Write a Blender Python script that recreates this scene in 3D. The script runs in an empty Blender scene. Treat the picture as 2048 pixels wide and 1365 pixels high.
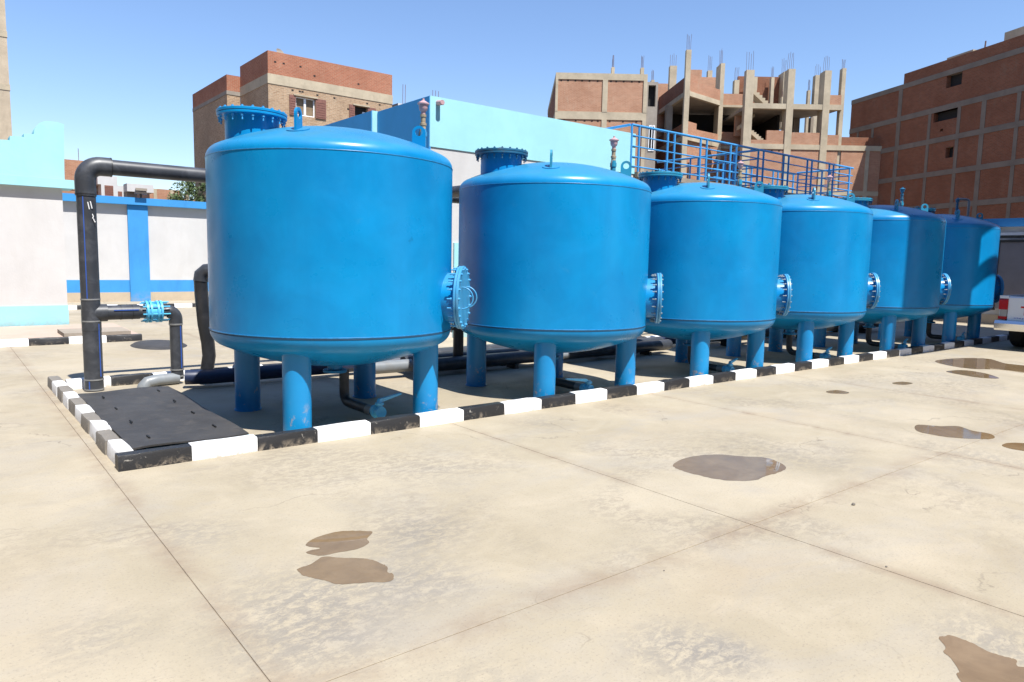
import bpy, math, random
from mathutils import Vector, Matrix
random.seed(7)
PI = math.pi
R_ = math.radians
scene = bpy.context.scene
COL = scene.collection

# ------------------------------------------------------------------ camera
cam_d = bpy.data.cameras.new('camera')
cam = bpy.data.objects.new('camera', cam_d)
COL.objects.link(cam)
yaw, pitch, roll = R_(38.7495), R_(6.396), R_(1.2048)
fwd = Vector((math.sin(yaw)*math.cos(pitch), math.cos(yaw)*math.cos(pitch), -math.sin(pitch)))
r0 = Vector((math.cos(yaw), -math.sin(yaw), 0))
u0 = r0.cross(fwd)
rgt = r0*math.cos(roll) + u0*math.sin(roll)
upv = -r0*math.sin(roll) + u0*math.cos(roll)
M = Matrix(((rgt.x, upv.x, -fwd.x), (rgt.y, upv.y, -fwd.y), (rgt.z, upv.z, -fwd.z)))
cam.matrix_world = Matrix.Translation((0, 0, 1.6)) @ M.to_4x4()
cam_d.sensor_width = 36
cam_d.lens = 36*1436.95/2048
cam_d.clip_end = 2000
scene.camera = cam

# ------------------------------------------------------------------ world, sun, exposure
SUN_EL, SUN_DX = 61.5, 0.0
w = bpy.data.worlds.new('World')
scene.world = w
w.use_nodes = True
nt = w.node_tree
sky = nt.nodes.new('ShaderNodeTexSky')
sky.sky_type = 'NISHITA'
sky.sun_disc = False
sky.sun_elevation = R_(SUN_EL)
sky.sun_rotation = R_(180)
sky.air_density = 1.15
sky.dust_density = 0.0
sky.ozone_density = 2.6
bg = nt.nodes['Background']
bg.inputs['Strength'].default_value = 0.098
tint = nt.nodes.new('ShaderNodeMix'); tint.data_type = 'RGBA'; tint.blend_type = 'MULTIPLY'
tint.inputs[0].default_value = 1.0
tint.inputs[7].default_value = (.91, .965, 1.12, 1)
nt.links.new(sky.outputs[0], tint.inputs[6])
nt.links.new(tint.outputs[2], bg.inputs['Color'])
sd = bpy.data.lights.new('sun', 'SUN')
sd.energy = 5.0
sd.angle = R_(0.53)
sd.color = (1.0, 0.97, 0.915)
sun = bpy.data.objects.new('sun', sd)
COL.objects.link(sun)
sun.rotation_euler = Vector((SUN_DX, math.cos(R_(SUN_EL)), -math.sin(R_(SUN_EL)))).to_track_quat('-Z', 'Y').to_euler()
sun.location = (5, -20, 40)
vs = scene.view_settings
vs.view_transform = 'Standard'
vs.look = 'None'
vs.exposure = 0.78
vs.gamma = 1.0
vs.use_curve_mapping = False

# ------------------------------------------------------------------ mesh helpers
class MB:
    def __init__(s): s.v = []; s.f = []
    def add(s, vs_, fs):
        n = len(s.v); s.v += [tuple(p) for p in vs_]; s.f += [tuple(i+n for i in f) for f in fs]
    def box(s, a, b):
        (x0, y0, z0), (x1, y1, z1) = a, b
        s.add([(x0,y0,z0),(x1,y0,z0),(x1,y1,z0),(x0,y1,z0),(x0,y0,z1),(x1,y0,z1),(x1,y1,z1),(x0,y1,z1)],
              [(0,3,2,1),(4,5,6,7),(0,1,5,4),(1,2,6,5),(2,3,7,6),(3,0,4,7)])
        return s
    def obox(s, p, q, wd, z0, z1):
        # upright wall-like box from p to q in plan, width wd to the left of p->q
        d = Vector((q[0]-p[0], q[1]-p[1])); d.normalize(); n = Vector((-d.y, d.x))*wd
        c = [(p[0],p[1]),(q[0],q[1]),(q[0]+n.x,q[1]+n.y),(p[0]+n.x,p[1]+n.y)]
        s.prism(c, z0, z1)
        return s
    def prism(s, poly, z0, z1):
        n = len(poly)
        a = sum(poly[i][0]*poly[(i+1)%n][1]-poly[(i+1)%n][0]*poly[i][1] for i in range(n))
        if a < 0: poly = poly[::-1]
        s.add([(x,y,z0) for x,y in poly]+[(x,y,z1) for x,y in poly],
              [tuple(range(n))[::-1], tuple(range(n,2*n))]+[(i,(i+1)%n,n+(i+1)%n,n+i) for i in range(n)])
        return s
    def extrude(s, poly, y0, y1):
        # polygon in xz plane, extruded along y
        n = len(poly)
        a = sum(poly[i][0]*poly[(i+1)%n][1]-poly[(i+1)%n][0]*poly[i][1] for i in range(n))
        if a < 0: poly = poly[::-1]
        s.add([(x,y0,z) for x,z in poly]+[(x,y1,z) for x,z in poly],
              [tuple(range(n)), tuple(range(n,2*n))[::-1]]+[(i,n+i,n+(i+1)%n,(i+1)%n) for i in range(n)])
        return s
    def tube(s, path, r, n=16, cap=True):
        path = [Vector(p) for p in path]
        rs = r if isinstance(r, (list, tuple)) else [r]*len(path)
        t0 = (path[1]-path[0]).normalized()
        up = Vector((0,0,1)) if abs(t0.z) < .9 else Vector((1,0,0))
        nrm = (up - t0*up.dot(t0)).normalized()
        base = len(s.v)
        for i, p in enumerate(path):
            if i == 0: t = t0
            elif i == len(path)-1: t = (path[i]-path[i-1]).normalized()
            else: t = ((path[i]-path[i-1]).normalized()+(path[i+1]-path[i]).normalized()).normalized()
            nrm = (nrm - t*nrm.dot(t)).normalized(); bn = t.cross(nrm)
            for k in range(n):
                a = 2*PI*k/n
                s.v.append(tuple(p + (nrm*math.cos(a)+bn*math.sin(a))*rs[i]))
        for i in range(len(path)-1):
            for k in range(n):
                a = base+i*n+k; b = base+i*n+(k+1)%n
                s.f.append((a, b, b+n, a+n))
        if cap:
            s.f.append(tuple(base+k for k in range(n))[::-1])
            s.f.append(tuple(base+(len(path)-1)*n+k for k in range(n)))
        return s
    def lathe(s, prof, n=48, M4=None, closed=False):
        base = len(s.v); rings = []
        for r, z in prof:
            if r < 1e-6:
                rings.append([len(s.v)]); s.v.append((0,0,z))
            else:
                rings.append(list(range(len(s.v), len(s.v)+n)))
                s.v += [(r*math.cos(2*PI*k/n), r*math.sin(2*PI*k/n), z) for k in range(n)]
        pairs = list(zip(rings, rings[1:])) + ([(rings[-1], rings[0])] if closed else [])
        for a, b in pairs:
            for k in range(n):
                k2 = (k+1)%n
                if len(a) == 1 and len(b) == 1: continue
                if len(a) == 1: s.f.append((a[0], b[k2], b[k]))
                elif len(b) == 1: s.f.append((a[k], a[k2], b[0]))
                else: s.f.append((a[k], a[k2], b[k2], b[k]))
        if M4 is not None:
            for i in range(base, len(s.v)): s.v[i] = tuple(M4 @ Vector(s.v[i]))
        return s
    def mesh(s, name, mat, smooth=None):
        m = bpy.data.meshes.new(name)
        m.from_pydata(s.v, [], s.f)
        m.materials.append(mat)
        if smooth is not None:
            m.polygons.foreach_set('use_smooth', [True]*len(m.polygons))
            m.set_sharp_from_angle(angle=R_(smooth))
        m.update()
        return m
    def build(s, name, mat, parent=None, smooth=None, loc=None):
        return obj(name, s.mesh(name, mat, smooth), parent, loc)

def obj(name, data, parent=None, loc=None, rz=0):
    o = bpy.data.objects.new(name, data)
    COL.objects.link(o)
    if parent: o.parent = parent
    if loc: o.location = loc
    if rz: o.rotation_euler = (0,0,rz)
    return o
def tag(o, label=None, cat=None, group=None, kind=None):
    if label: o['label'] = label
    if cat: o['category'] = cat
    if group: o['group'] = group
    if kind: o['kind'] = kind
    return o
def thing(name, label, cat, loc=(0,0,0), rz=0, group=None):
    o = obj(name, None, None, loc, rz)
    o.empty_display_size = .2
    return tag(o, label, cat, group)
def copy_tree(o, parent=None):
    c = o.copy(); COL.objects.link(c); c.parent = parent
    for ch in list(o.children): copy_tree(ch, c)
    return c
def arc(c, a, b, r, n=8):
    # quarter bend: from c - ... ; c centre, a,b unit vectors; points c + r*(a cos + b sin)
    c = Vector(c); a = Vector(a); b = Vector(b)
    return [c + (a*math.cos(PI/2*i/n)+b*math.sin(PI/2*i/n))*r for i in range(n+1)]

# ------------------------------------------------------------------ materials
class NT:
    def __init__(s, name):
        s.m = bpy.data.materials.new(name); s.m.use_nodes = True
        s.t = s.m.node_tree; s.b = s.t.nodes['Principled BSDF']
        s._p = None
    def n(s, typ, **kw):
        nd = s.t.nodes.new(typ)
        for k, v in kw.items(): setattr(nd, k, v)
        return nd
    def l(s, a, b): s.t.links.new(a, b)
    def pos(s):
        if s._p is None: s._p = s.n('ShaderNodeNewGeometry').outputs['Position']
        return s._p
    def objc(s): return s.n('ShaderNodeTexCoord').outputs['Object']
    def noise(s, scale, detail=4, rough=.55, dist=0, vec=None, stretch=None):
        v = vec if vec is not None else s.pos()
        if stretch:
            mp = s.n('ShaderNodeMapping'); mp.inputs['Scale'].default_value = stretch
            s.l(v, mp.inputs['Vector']); v = mp.outputs[0]
        nd = s.n('ShaderNodeTexNoise'); nd.inputs['Scale'].default_value = scale
        nd.inputs['Detail'].default_value = detail; nd.inputs['Roughness'].default_value = rough
        nd.inputs['Distortion'].default_value = dist
        s.l(v, nd.inputs['Vector']); return nd.outputs['Fac']
    def ramp(s, fac, p0, p1, v0=0., v1=1.):
        nd = s.n('ShaderNodeMapRange'); nd.inputs['From Min'].default_value = p0; nd.inputs['From Max'].default_value = p1
        nd.inputs['To Min'].default_value = v0; nd.inputs['To Max'].default_value = v1
        s.l(fac, nd.inputs['Value']); return nd.outputs[0]
    def math(s, op, a, b=None):
        nd = s.n('ShaderNodeMath', operation=op)
        for i, x in enumerate((a, b)):
            if x is None: continue
            if isinstance(x, (int, float)): nd.inputs[i].default_value = x
            else: s.l(x, nd.inputs[i])
        return nd.outputs[0]
    def mix(s, fac, a, b, blend='MIX'):
        nd = s.n('ShaderNodeMix', data_type='RGBA', blend_type=blend)
        for sock, x in ((nd.inputs[0], fac), (nd.inputs[6], a), (nd.inputs[7], b)):
            if isinstance(x, (int, float)): sock.default_value = x
            elif isinstance(x, tuple): sock.default_value = (*x, 1)
            else: s.l(x, sock)
        return nd.outputs[2]
    def bump(s, h, strength=.3, dist=.01):
        nd = s.n('ShaderNodeBump'); nd.inputs['Strength'].default_value = strength; nd.inputs['Distance'].default_value = dist
        s.l(h, nd.inputs['Height']); s.l(nd.outputs[0], s.b.inputs['Normal'])
    def col(s, c):
        if isinstance(c, tuple): s.b.inputs['Base Color'].default_value = (*c, 1)
        else: s.l(c, s.b.inputs['Base Color'])
    def set(s, rough=.6, metal=0., spec=.5):
        if isinstance(rough, (int, float)): s.b.inputs['Roughness'].default_value = rough
        else: s.l(rough, s.b.inputs['Roughness'])
        s.b.inputs['Metallic'].default_value = metal
        s.b.inputs['Specular IOR Level'].default_value = spec
        return s.m

def plain(name, c, rough=.6, var=.12, scale=3, metal=0., spec=.5, bump=0., dirt=None, bscale=40):
    t = NT(name)
    f = t.noise(scale, 5, .6)
    a = tuple(x*(1-var) for x in c); b = tuple(min(1, x*(1+var)) for x in c)
    k = t.mix(t.ramp(f, .3, .7), a, b)
    if dirt:
        k = t.mix(t.math('MULTIPLY', t.ramp(t.noise(scale*2.3, 6, .65, .6), .52, .72), dirt[1]), k, dirt[0])
    t.col(k)
    if bump: t.bump(t.noise(bscale, 4), bump, .01)
    return t.set(rough, metal, spec)

def ground_mat(name):
    t = NT(name)
    k = t.mix(t.ramp(t.noise(.5, 5, .66), .38, .62), (.315,.268,.190), (.385,.332,.246))
    k = t.mix(t.math('MULTIPLY', t.ramp(t.noise(1.6, 4, .62, 1.0), .5, .72), .6), k, (.41,.352,.262))
    k = t.mix(t.math('MULTIPLY', t.ramp(t.noise(.35, 3, .6, .5), .52, .7), .45), k, (.335,.265,.185))
    # pale grey cement bloom
    k = t.mix(t.math('MULTIPLY', t.ramp(t.noise(.8, 6, .66, .8, stretch=(1,1.5,1)), .5, .66), .42), k, (.305,.280,.245))
    fine = t.noise(15, 9, .80, .5, stretch=(.8,1.3,1))
    grit = t.noise(70, 3, .75)
    # darker trowel burns, broken up by fine grain
    st = t.math('MULTIPLY', t.ramp(t.noise(.62, 3, .6, .5), .5, .62), t.ramp(fine, .45, .56))
    k = t.mix(t.math('MULTIPLY', st, .5), k, (.20,.170,.135))
    # stains (x, y, radius, strength)
    for x, y, r, a in ((1.25,3.05,.62,.8),(1.15,2.7,.45,.6),(1.75,3.1,.5,.55),(2.35,1.75,.34,.95),(2.5,1.6,.2,.8),(1.08,4.2,.4,.55),(2.15,3.5,.4,.6),(1.85,2.85,.35,.5),(3.5,.95,.42,.7),(5.5,3.0,.5,.4),(6.9,2.2,.6,.6),(.45,3.3,.35,.5),(.2,2.7,.3,.4),(4.6,5.3,.5,.5),(9.2,5.0,.5,.4),(7.6,1.6,.5,.6),(2.9,4.4,.5,.35),(1.5,2.0,.4,.45)):
        d = t.n('ShaderNodeVectorMath', operation='DISTANCE'); t.l(t.pos(), d.inputs[0]); d.inputs[1].default_value = (x,y,0)
        m_ = t.math('MULTIPLY', t.ramp(d.outputs['Value'], r, r*.15), t.ramp(fine, .42, .55))
        k = t.mix(t.math('MULTIPLY', m_, a*.85), k, (.185,.170,.152))
    # dirt gathered along the slab joints
    sep = t.n('ShaderNodeSeparateXYZ'); t.l(t.pos(), sep.inputs[0])
    jn = t.ramp(t.noise(2.2, 5, .7, .6), .40, .62)
    for ax, c, wd in (('Y',2.42,.16),('X',.905,.13),('X',3.88,.10),('X',6.83,.12),('X',9.79,.1)):
        dd = t.math('ABSOLUTE', t.math('SUBTRACT', sep.outputs[ax], c))
        m_ = t.math('MULTIPLY', t.ramp(dd, wd, .0), jn)
        k = t.mix(t.math('MULTIPLY', m_, .62), k, (.225,.165,.115))
    # grit, scratches, hairline cracks
    k = t.mix(t.math('MULTIPLY', t.ramp(grit, .56, .66), .5), k, (.19,.16,.13))
    k = t.mix(t.math('MULTIPLY', t.ramp(t.noise(140, 3, .7), .60, .74), .4), k, (.42,.38,.32))
    k = t.mix(t.math('MULTIPLY', t.ramp(t.noise(8, 6, .7, 2.5, stretch=(.35,3.2,1)), .60, .70), .35), k, (.22,.19,.16))
    vo = t.n('ShaderNodeTexVoronoi', feature='DISTANCE_TO_EDGE'); vo.inputs['Scale'].default_value = .55
    wv = t.n('ShaderNodeVectorMath', operation='ADD'); t.l(t.pos(), wv.inputs[0])
    nz = t.n('ShaderNodeTexNoise'); nz.inputs['Scale'].default_value = 2.2; nz.inputs['Detail'].default_value = 5; t.l(t.pos(), nz.inputs['Vector']); t.l(nz.outputs['Color'], wv.inputs[1])
    t.l(wv.outputs[0], vo.inputs['Vector'])
    cr = t.math('MULTIPLY', t.ramp(vo.outputs['Distance'], .006, .001), t.ramp(t.noise(.8, 4), .5, .6))
    k = t.mix(t.math('MULTIPLY', cr, .55), k, (.14,.115,.09))
    t.col(k)
    t.bump(t.math('ADD', t.noise(26, 4, .65), t.math('MULTIPLY', grit, .5)), .3, .006)
    return t.set(t.ramp(t.noise(2.1, 3), .3, .7, .6, .85), 0, .35)

def tank_mat():
    t = NT('tank_paint')
    g = t.n('ShaderNodeNewGeometry')
    sep = t.n('ShaderNodeSeparateXYZ'); t.l(g.outputs['Normal'], sep.inputs[0])
    k = t.mix(t.ramp(t.noise(.8, 6, .62, .3), .35, .65), (.002,.178,.435), (.003,.240,.53))
    # cloudy overspray and vertical runs in the sprayed paint
    k = t.mix(t.math('MULTIPLY', t.ramp(t.noise(1.9, 6, .65, .6), .46, .70), .5), k, (.005,.262,.60))
    k = t.mix(t.math('MULTIPLY', t.ramp(t.noise(2.0, 6, .62, stretch=(3,3,.22)), .47, .72), .35), k, (.003,.175,.43))
    # pale scuffs, small dark marks
    k = t.mix(t.math('MULTIPLY', t.ramp(t.noise(3.1, 6, .72, .5), .64, .76), .35), k, (.05,.27,.48))
    k = t.mix(t.math('MULTIPLY', t.ramp(t.noise(5.3, 4, .6, .3), .72, .76), .6), k, (.002,.06,.17))
    # settled dust on the upper dome
    du = t.math('MULTIPLY', t.ramp(sep.outputs['Z'], .25, .95), t.ramp(t.noise(2.4, 5, .68, .4), .28, .72, .28, .80))
    k = t.mix(du, k, (.060,.205,.28))
    t.col(k)
    t.bump(t.math('ADD', t.noise(1.3, 3, .5), t.math('MULTIPLY', t.noise(120, 2), .03)), .10, .03)
    return t.set(t.ramp(t.noise(2.7, 4, .65), .3, .7, .24, .40), 0, .30)

def leg_mat():
    t = NT('leg_paint')
    k = t.mix(t.ramp(t.noise(1.2, 5, .6), .35, .65), (.003,.20,.48), (.005,.255,.56))
    sep = t.n('ShaderNodeSeparateXYZ'); t.l(t.pos(), sep.inputs[0])
    lo = t.ramp(sep.outputs['Z'], .34, .05)
    k = t.mix(t.math('MULTIPLY', lo, t.ramp(t.noise(13, 8, .7, .4), .56, .66)), k, (.42,.33,.24))
    t.col(k); t.bump(t.noise(60, 3), .06, .005)
    return t.set(.38)

def kerb_mat(name, c, chip, amount, rough):
    t = NT(name)
    k = t.mix(t.ramp(t.noise(4, 5), .3, .7), tuple(x*.88 for x in c), c)
    k = t.mix(t.ramp(t.noise(16, 9, .75, .6), .66-amount*.2, .70-amount*.2), k, chip)
    sep = t.n('ShaderNodeSeparateXYZ'); t.l(t.pos(), sep.inputs[0])
    lo = t.math('MULTIPLY', t.ramp(sep.outputs['Z'], .07, .0), t.ramp(t.noise(7, 8, .75, .5), .50, .62))
    k = t.mix(t.math('MULTIPLY', lo, .75), k, (.36,.30,.23))
    t.col(k); t.bump(t.noise(45, 6, .7), .5, .006)
    return t.set(rough)

def brick_mat(name, c1, c2, mortar, scale=1., rough_walls=0.):
    t = NT(name)
    co = t.objc()
    sep = t.n('ShaderNodeSeparateXYZ'); t.l(co, sep.inputs[0])
    xy = t.math('ADD', sep.outputs['X'], sep.outputs['Y'])
    cm = t.n('ShaderNodeCombineXYZ'); t.l(xy, cm.inputs['X']); t.l(sep.outputs['Z'], cm.inputs['Y'])
    b = t.n('ShaderNodeTexBrick'); t.l(cm.outputs[0], b.inputs['Vector'])
    b.inputs['Color1'].default_value = (*c1,1); b.inputs['Color2'].default_value = (*c2,1); b.inputs['Mortar'].default_value = (*mortar,1)
    b.inputs['Scale'].default_value = 1; b.inputs['Brick Width'].default_value = .25*scale; b.inputs['Row Height'].default_value = .085*scale
    b.inputs['Mortar Size'].default_value = .008*scale; b.inputs['Bias'].default_value = -.1
    k = b.outputs['Color']
    k = t.mix(t.math('MULTIPLY', t.ramp(t.noise(.45, 6, .65, vec=co), .42, .68), .55), k, tuple(x*.62 for x in c1))
    k = t.mix(t.math('MULTIPLY', t.ramp(t.noise(2.2, 8, .7, .8, vec=co, stretch=(1,1,.35)), .55, .72), .4), k, mortar)
    if rough_walls:
        k = t.mix(t.math('MULTIPLY', t.ramp(t.noise(6, 6, .8, vec=co, stretch=(1,1,2.5)), .5, .62), rough_walls), k, (.10,.07,.05))
    t.col(k)
    t.bump(t.math('ADD', b.outputs['Fac'], t.noise(9, 6, .7, vec=co)), .6, .02)
    return t.set(.9, 0, .2)

def concrete_mat(name, c):
    t = NT(name); co = t.objc()
    k = t.mix(t.ramp(t.noise(.8, 7, .65, vec=co), .35, .66), tuple(x*.82 for x in c), tuple(x*1.12 for x in c))
    k = t.mix(t.math('MULTIPLY', t.ramp(t.noise(3.0, 7, .7, .5, vec=co, stretch=(1,1,.3)), .55, .72), .45), k, tuple(x*.6 for x in c))
    t.col(k); t.bump(t.noise(7, 6, .7, vec=co), .4, .02)
    return t.set(.9, 0, .2)

def stucco(name, c, stain=(.35,.33,.31), amt=.25, rough=.8):
    t = NT(name)
    k = t.mix(t.ramp(t.noise(.9, 6, .62, .4), .35, .66), tuple(x*.90 for x in c), c)
    k = t.mix(t.math('MULTIPLY', t.ramp(t.noise(2.5, 7, .65, .5, stretch=(1,1,.22)), .50, .74), amt*1.3), k, stain)
    k = t.mix(t.math('MULTIPLY', t.ramp(t.noise(3.5, 7, .7, .8), .62, .68), amt*.7), k, tuple(min(1, x*1.12) for x in c))
    sep = t.n('ShaderNodeSeparateXYZ'); t.l(t.pos(), sep.inputs[0])
    lo = t.math('MULTIPLY', t.ramp(sep.outputs['Z'], .35, .0), t.ramp(t.noise(5, 7, .7, .5), .42, .62))
    k = t.mix(t.math('MULTIPLY', lo, .5), k, (.36,.30,.22))
    t.col(k); t.bump(t.math('ADD', t.noise(35, 4, .7), t.math('MULTIPLY', t.noise(3, 4), 1.5)), .3, .008)
    return t.set(rough, 0, .3)

def pipe_mat(name, c, dust, amt, rough=.42):
    t = NT(name)
    k = t.mix(t.ramp(t.noise(2.2, 6, .65), .35, .7), tuple(x*.8 for x in c), c)
    k = t.mix(t.math('MULTIPLY', t.ramp(t.noise(5, 8, .7, .6), .48, .72), amt), k, dust)
    t.col(k); t.bump(t.noise(80, 3), .05, .004)
    return t.set(rough, 0, .5)

MT = {}
MT['ground'] = ground_mat('concrete_yard')
MT['street'] = plain('dusty_street', (.15,.125,.10), .9, .25, .6, bump=.3)
MT['joint'] = plain('joint_dirt', (.26,.21,.155), .9, .3, 6)
MT['tank'] = tank_mat()
MT['leg'] = leg_mat()
MT['flange'] = plain('flange_paint', (.05,.27,.50), .38, .12, 4, dirt=((.12,.20,.26), .5))
MT['flange_dark'] = plain('flange_worn_and_valve_shade', (.012,.10,.19), .45, .25, 5, dirt=((.10,.12,.12), .6))  # worn lid paint, also the shade colour of the last two valves
MT['flange_teal'] = plain('flange_paint_teal', (.02,.24,.38), .42, .2, 5, dirt=((.10,.20,.24), .6))
MT['bolt'] = plain('bolt_steel', (.10,.16,.20), .5, .3, 20)
MT['bolt_blue'] = plain('bolt_paint', (.05,.32,.62), .4, .2, 20)
MT['seam'] = plain('weld_paint', (.015,.19,.43), .35, .25, 30)
MT['gap'] = plain('seam_shadow_gap', (.01,.05,.11), .7, .2)
MT['pink'] = plain('pink_valve_paint', (.50,.31,.33), .5, .2, 12, dirt=((.33,.27,.27), .6))
MT['brass'] = plain('brass_fitting', (.30,.24,.16), .45, .35, 14)
MT['steel'] = plain('galvanised_steel', (.36,.36,.37), .4, .2, 8, metal=.7)
MT['black_pipe'] = pipe_mat('black_polyethylene', (.042,.046,.055), (.12,.125,.14), .5)
MT['black_clean'] = pipe_mat('black_pipe_clean', (.018,.019,.022), (.06,.06,.065), .4)
MT['navy_pipe'] = pipe_mat('navy_painted_pipe', (.012,.022,.06), (.05,.06,.10), .3)
MT['grey_pipe'] = pipe_mat('grey_plastic_pipe', (.22,.24,.26), (.15,.14,.13), .6)
MT['collar'] = plain('pipe_weld_collar', (.20,.20,.20), .5, .2, 10)
MT['stripe'] = plain('blue_pipe_stripe', (.025,.08,.34), .5, .1)
MT['chalk'] = plain('white_marker', (.8,.8,.8), .7, .1)
MT['cyan_metal'] = plain('cyan_fitting_paint', (.10,.47,.74), .4, .15, 8, dirt=((.06,.18,.28), .4))
MT['kerb_white'] = kerb_mat('kerb_white_paint', (.84,.84,.84), (.55,.52,.48), .0, .6)
MT['kerb_black'] = kerb_mat('kerb_black_paint', (.018,.018,.020), (.30,.28,.25), .22, .5)
MT['kerb_worn'] = kerb_mat('kerb_worn_black_paint', (.20,.18,.155), (.36,.31,.25), .35, .7)
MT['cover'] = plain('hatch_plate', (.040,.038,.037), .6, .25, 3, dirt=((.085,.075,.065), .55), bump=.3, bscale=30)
MT['slot'] = plain('black_slot', (.008,.008,.008), .6, .1)
MT['teal'] = stucco('teal_paint', (.20,.60,.68), (.2,.4,.45), .3)
MT['cyan_wall'] = stucco('cyan_wall_paint', (.34,.66,.73), (.26,.54,.62), .18)
MT['blue_side'] = stucco('blue_side_paint', (.06,.38,.82), (.05,.30,.66), .25)
MT['white_wall'] = stucco('white_wall_paint', (.575,.565,.555), (.45,.43,.41), .22)
MT['blue_paint'] = stucco('blue_wall_paint', (.05,.28,.62), (.035,.19,.46), .35)
MT['plinth'] = stucco('beige_plinth', (.50,.41,.30), (.4,.33,.25), .3)
MT['pave'] = stucco('pink_paving', (.46,.35,.29), (.36,.27,.22), .4)
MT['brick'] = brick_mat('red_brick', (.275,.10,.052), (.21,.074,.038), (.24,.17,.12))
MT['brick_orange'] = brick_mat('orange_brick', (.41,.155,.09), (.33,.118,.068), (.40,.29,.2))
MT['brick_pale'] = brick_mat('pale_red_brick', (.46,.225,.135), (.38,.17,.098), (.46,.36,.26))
MT['brick_rough'] = brick_mat('rough_brown_brick', (.46,.31,.195), (.35,.22,.13), (.52,.43,.31), 1.15, .5)
MT['conc'] = concrete_mat('frame_concrete', (.46,.385,.275))
MT['conc_grey'] = concrete_mat('grey_concrete', (.30,.26,.215))
MT['conc_dark'] = concrete_mat('weathered_concrete', (.215,.175,.14))
MT['tan'] = concrete_mat('tan_render', (.47,.385,.28))
MT['rebar'] = plain('rebar_steel', (.16,.09,.08), .7, .2)
MT['painted_shade'] = plain('painted_interior_shade', (.018,.016,.015), .9, .1)  # near-black colour stands for shade inside rooms, windows and holes
MT['rail'] = plain('rail_paint', (.045,.27,.58), .4, .15, 3)
MT['white'] = plain('white_paint', (.8,.8,.8), .4, .06)
MT['car_white'] = plain('car_white_paint', (.74,.75,.77), .22, .04)
MT['car_red'] = plain('tail_light_red', (.45,.015,.015), .2, .05)
MT['car_clear'] = plain('tail_light_clear', (.35,.33,.31), .15, .1)
MT['letter_red'] = plain('lettering_red', (.55,.03,.02), .4, .05)
MT['letter_blue'] = plain('lettering_blue', (.04,.09,.45), .4, .05)
MT['chrome'] = plain('chrome', (.75,.75,.75), .15, .03, metal=1.)
MT['rubber'] = plain('tyre_rubber', (.018,.018,.019), .8, .2)
MT['glass'] = plain('dark_glass', (.015,.018,.02), .06, .05)
MT['shutter'] = plain('brown_shutter', (.20,.085,.06), .6, .2, 8)
MT['curtain'] = plain('tan_curtain', (.20,.14,.08), .7, .2, 4)
MT['gate_metal'] = plain('grey_gate_steel', (.24,.215,.215), .45, .1, 2)
MT['leaf'] = plain('tree_leaf', (.075,.115,.035), .6, .35, 6)
MT['bark'] = plain('tree_bark', (.12,.09,.06), .9, .2)
MT['lamp_body'] = plain('lamp_housing', (.06,.05,.045), .5, .2)
MT['stone'] = plain('pebble_stone', (.16,.14,.12), .8, .3, 30)

def puddle_mat():
    t = NT('wet_puddle')
    k = t.mix(t.ramp(t.noise(3.2, 7, .65, .6), .35, .68), (.165,.108,.055), (.225,.155,.085))
    k = t.mix(t.math('MULTIPLY', t.ramp(t.noise(8, 8, .72), .5, .7), .45), k, (.13,.088,.048))
    t.col(k); t.b.inputs['IOR'].default_value = 1.33
    return t.set(.015, 0, .5)
MT['puddle'] = puddle_mat()

# ------------------------------------------------------------------ ground
mb = MB(); mb.add([(-300,-300,-.02),(400,-300,-.02),(400,400,-.02),(-300,400,-.02)], [(0,1,2,3)])
ground = tag(mb.build('ground', MT['street']), kind='structure')
def slab(x0, x1, y0, y1, parent=ground, g=.0026, bv=.0012):
    m = MB()
    o = [(x0+g,y0+g),(x1-g,y0+g),(x1-g,y1-g),(x0+g,y1-g)]
    i = [(x0+g+bv,y0+g+bv),(x1-g-bv,y0+g+bv),(x1-g-bv,y1-g-bv),(x0+g+bv,y1-g-bv)]
    m.add([(x,y,-.02) for x,y in o]+[(x,y,-bv) for x,y in o]+[(x,y,0) for x,y in i],
          [(8,9,10,11)]+[(k,(k+1)%4,4+(k+1)%4,4+k) for k in range(4)]+[(4+k,4+(k+1)%4,8+(k+1)%4,8+k) for k in range(4)])
    m.build('concrete_slab', MT['ground'], parent)
jb = MB(); jb.add([(-11.2,-6.8,-.005),(27.8,-6.8,-.005),(27.8,26.2,-.005),(-11.2,26.2,-.005)], [(0,1,2,3)])
tag(jb.build('joint_bed', MT['joint']), kind='structure')
XS = [-11,-8.0,-5.03,-2.06,.905,3.88,6.83,9.79,12.76,15.73,18.7,21.7,24.6,27.6]
YS = [-6.6,-3.6,-.58,2.42,5.745]
for a, b in zip(XS, XS[1:]):
    for c, d in zip(YS, YS[1:]):
        slab(a, b, c, d)
slab(-11, .905, 5.745, 14.4); slab(.905, 27.6, 5.745, 9.6); slab(.905, 27.6, 9.6, 14.4)
slab(-11, 27.6, 14.4, 26.3)

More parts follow.
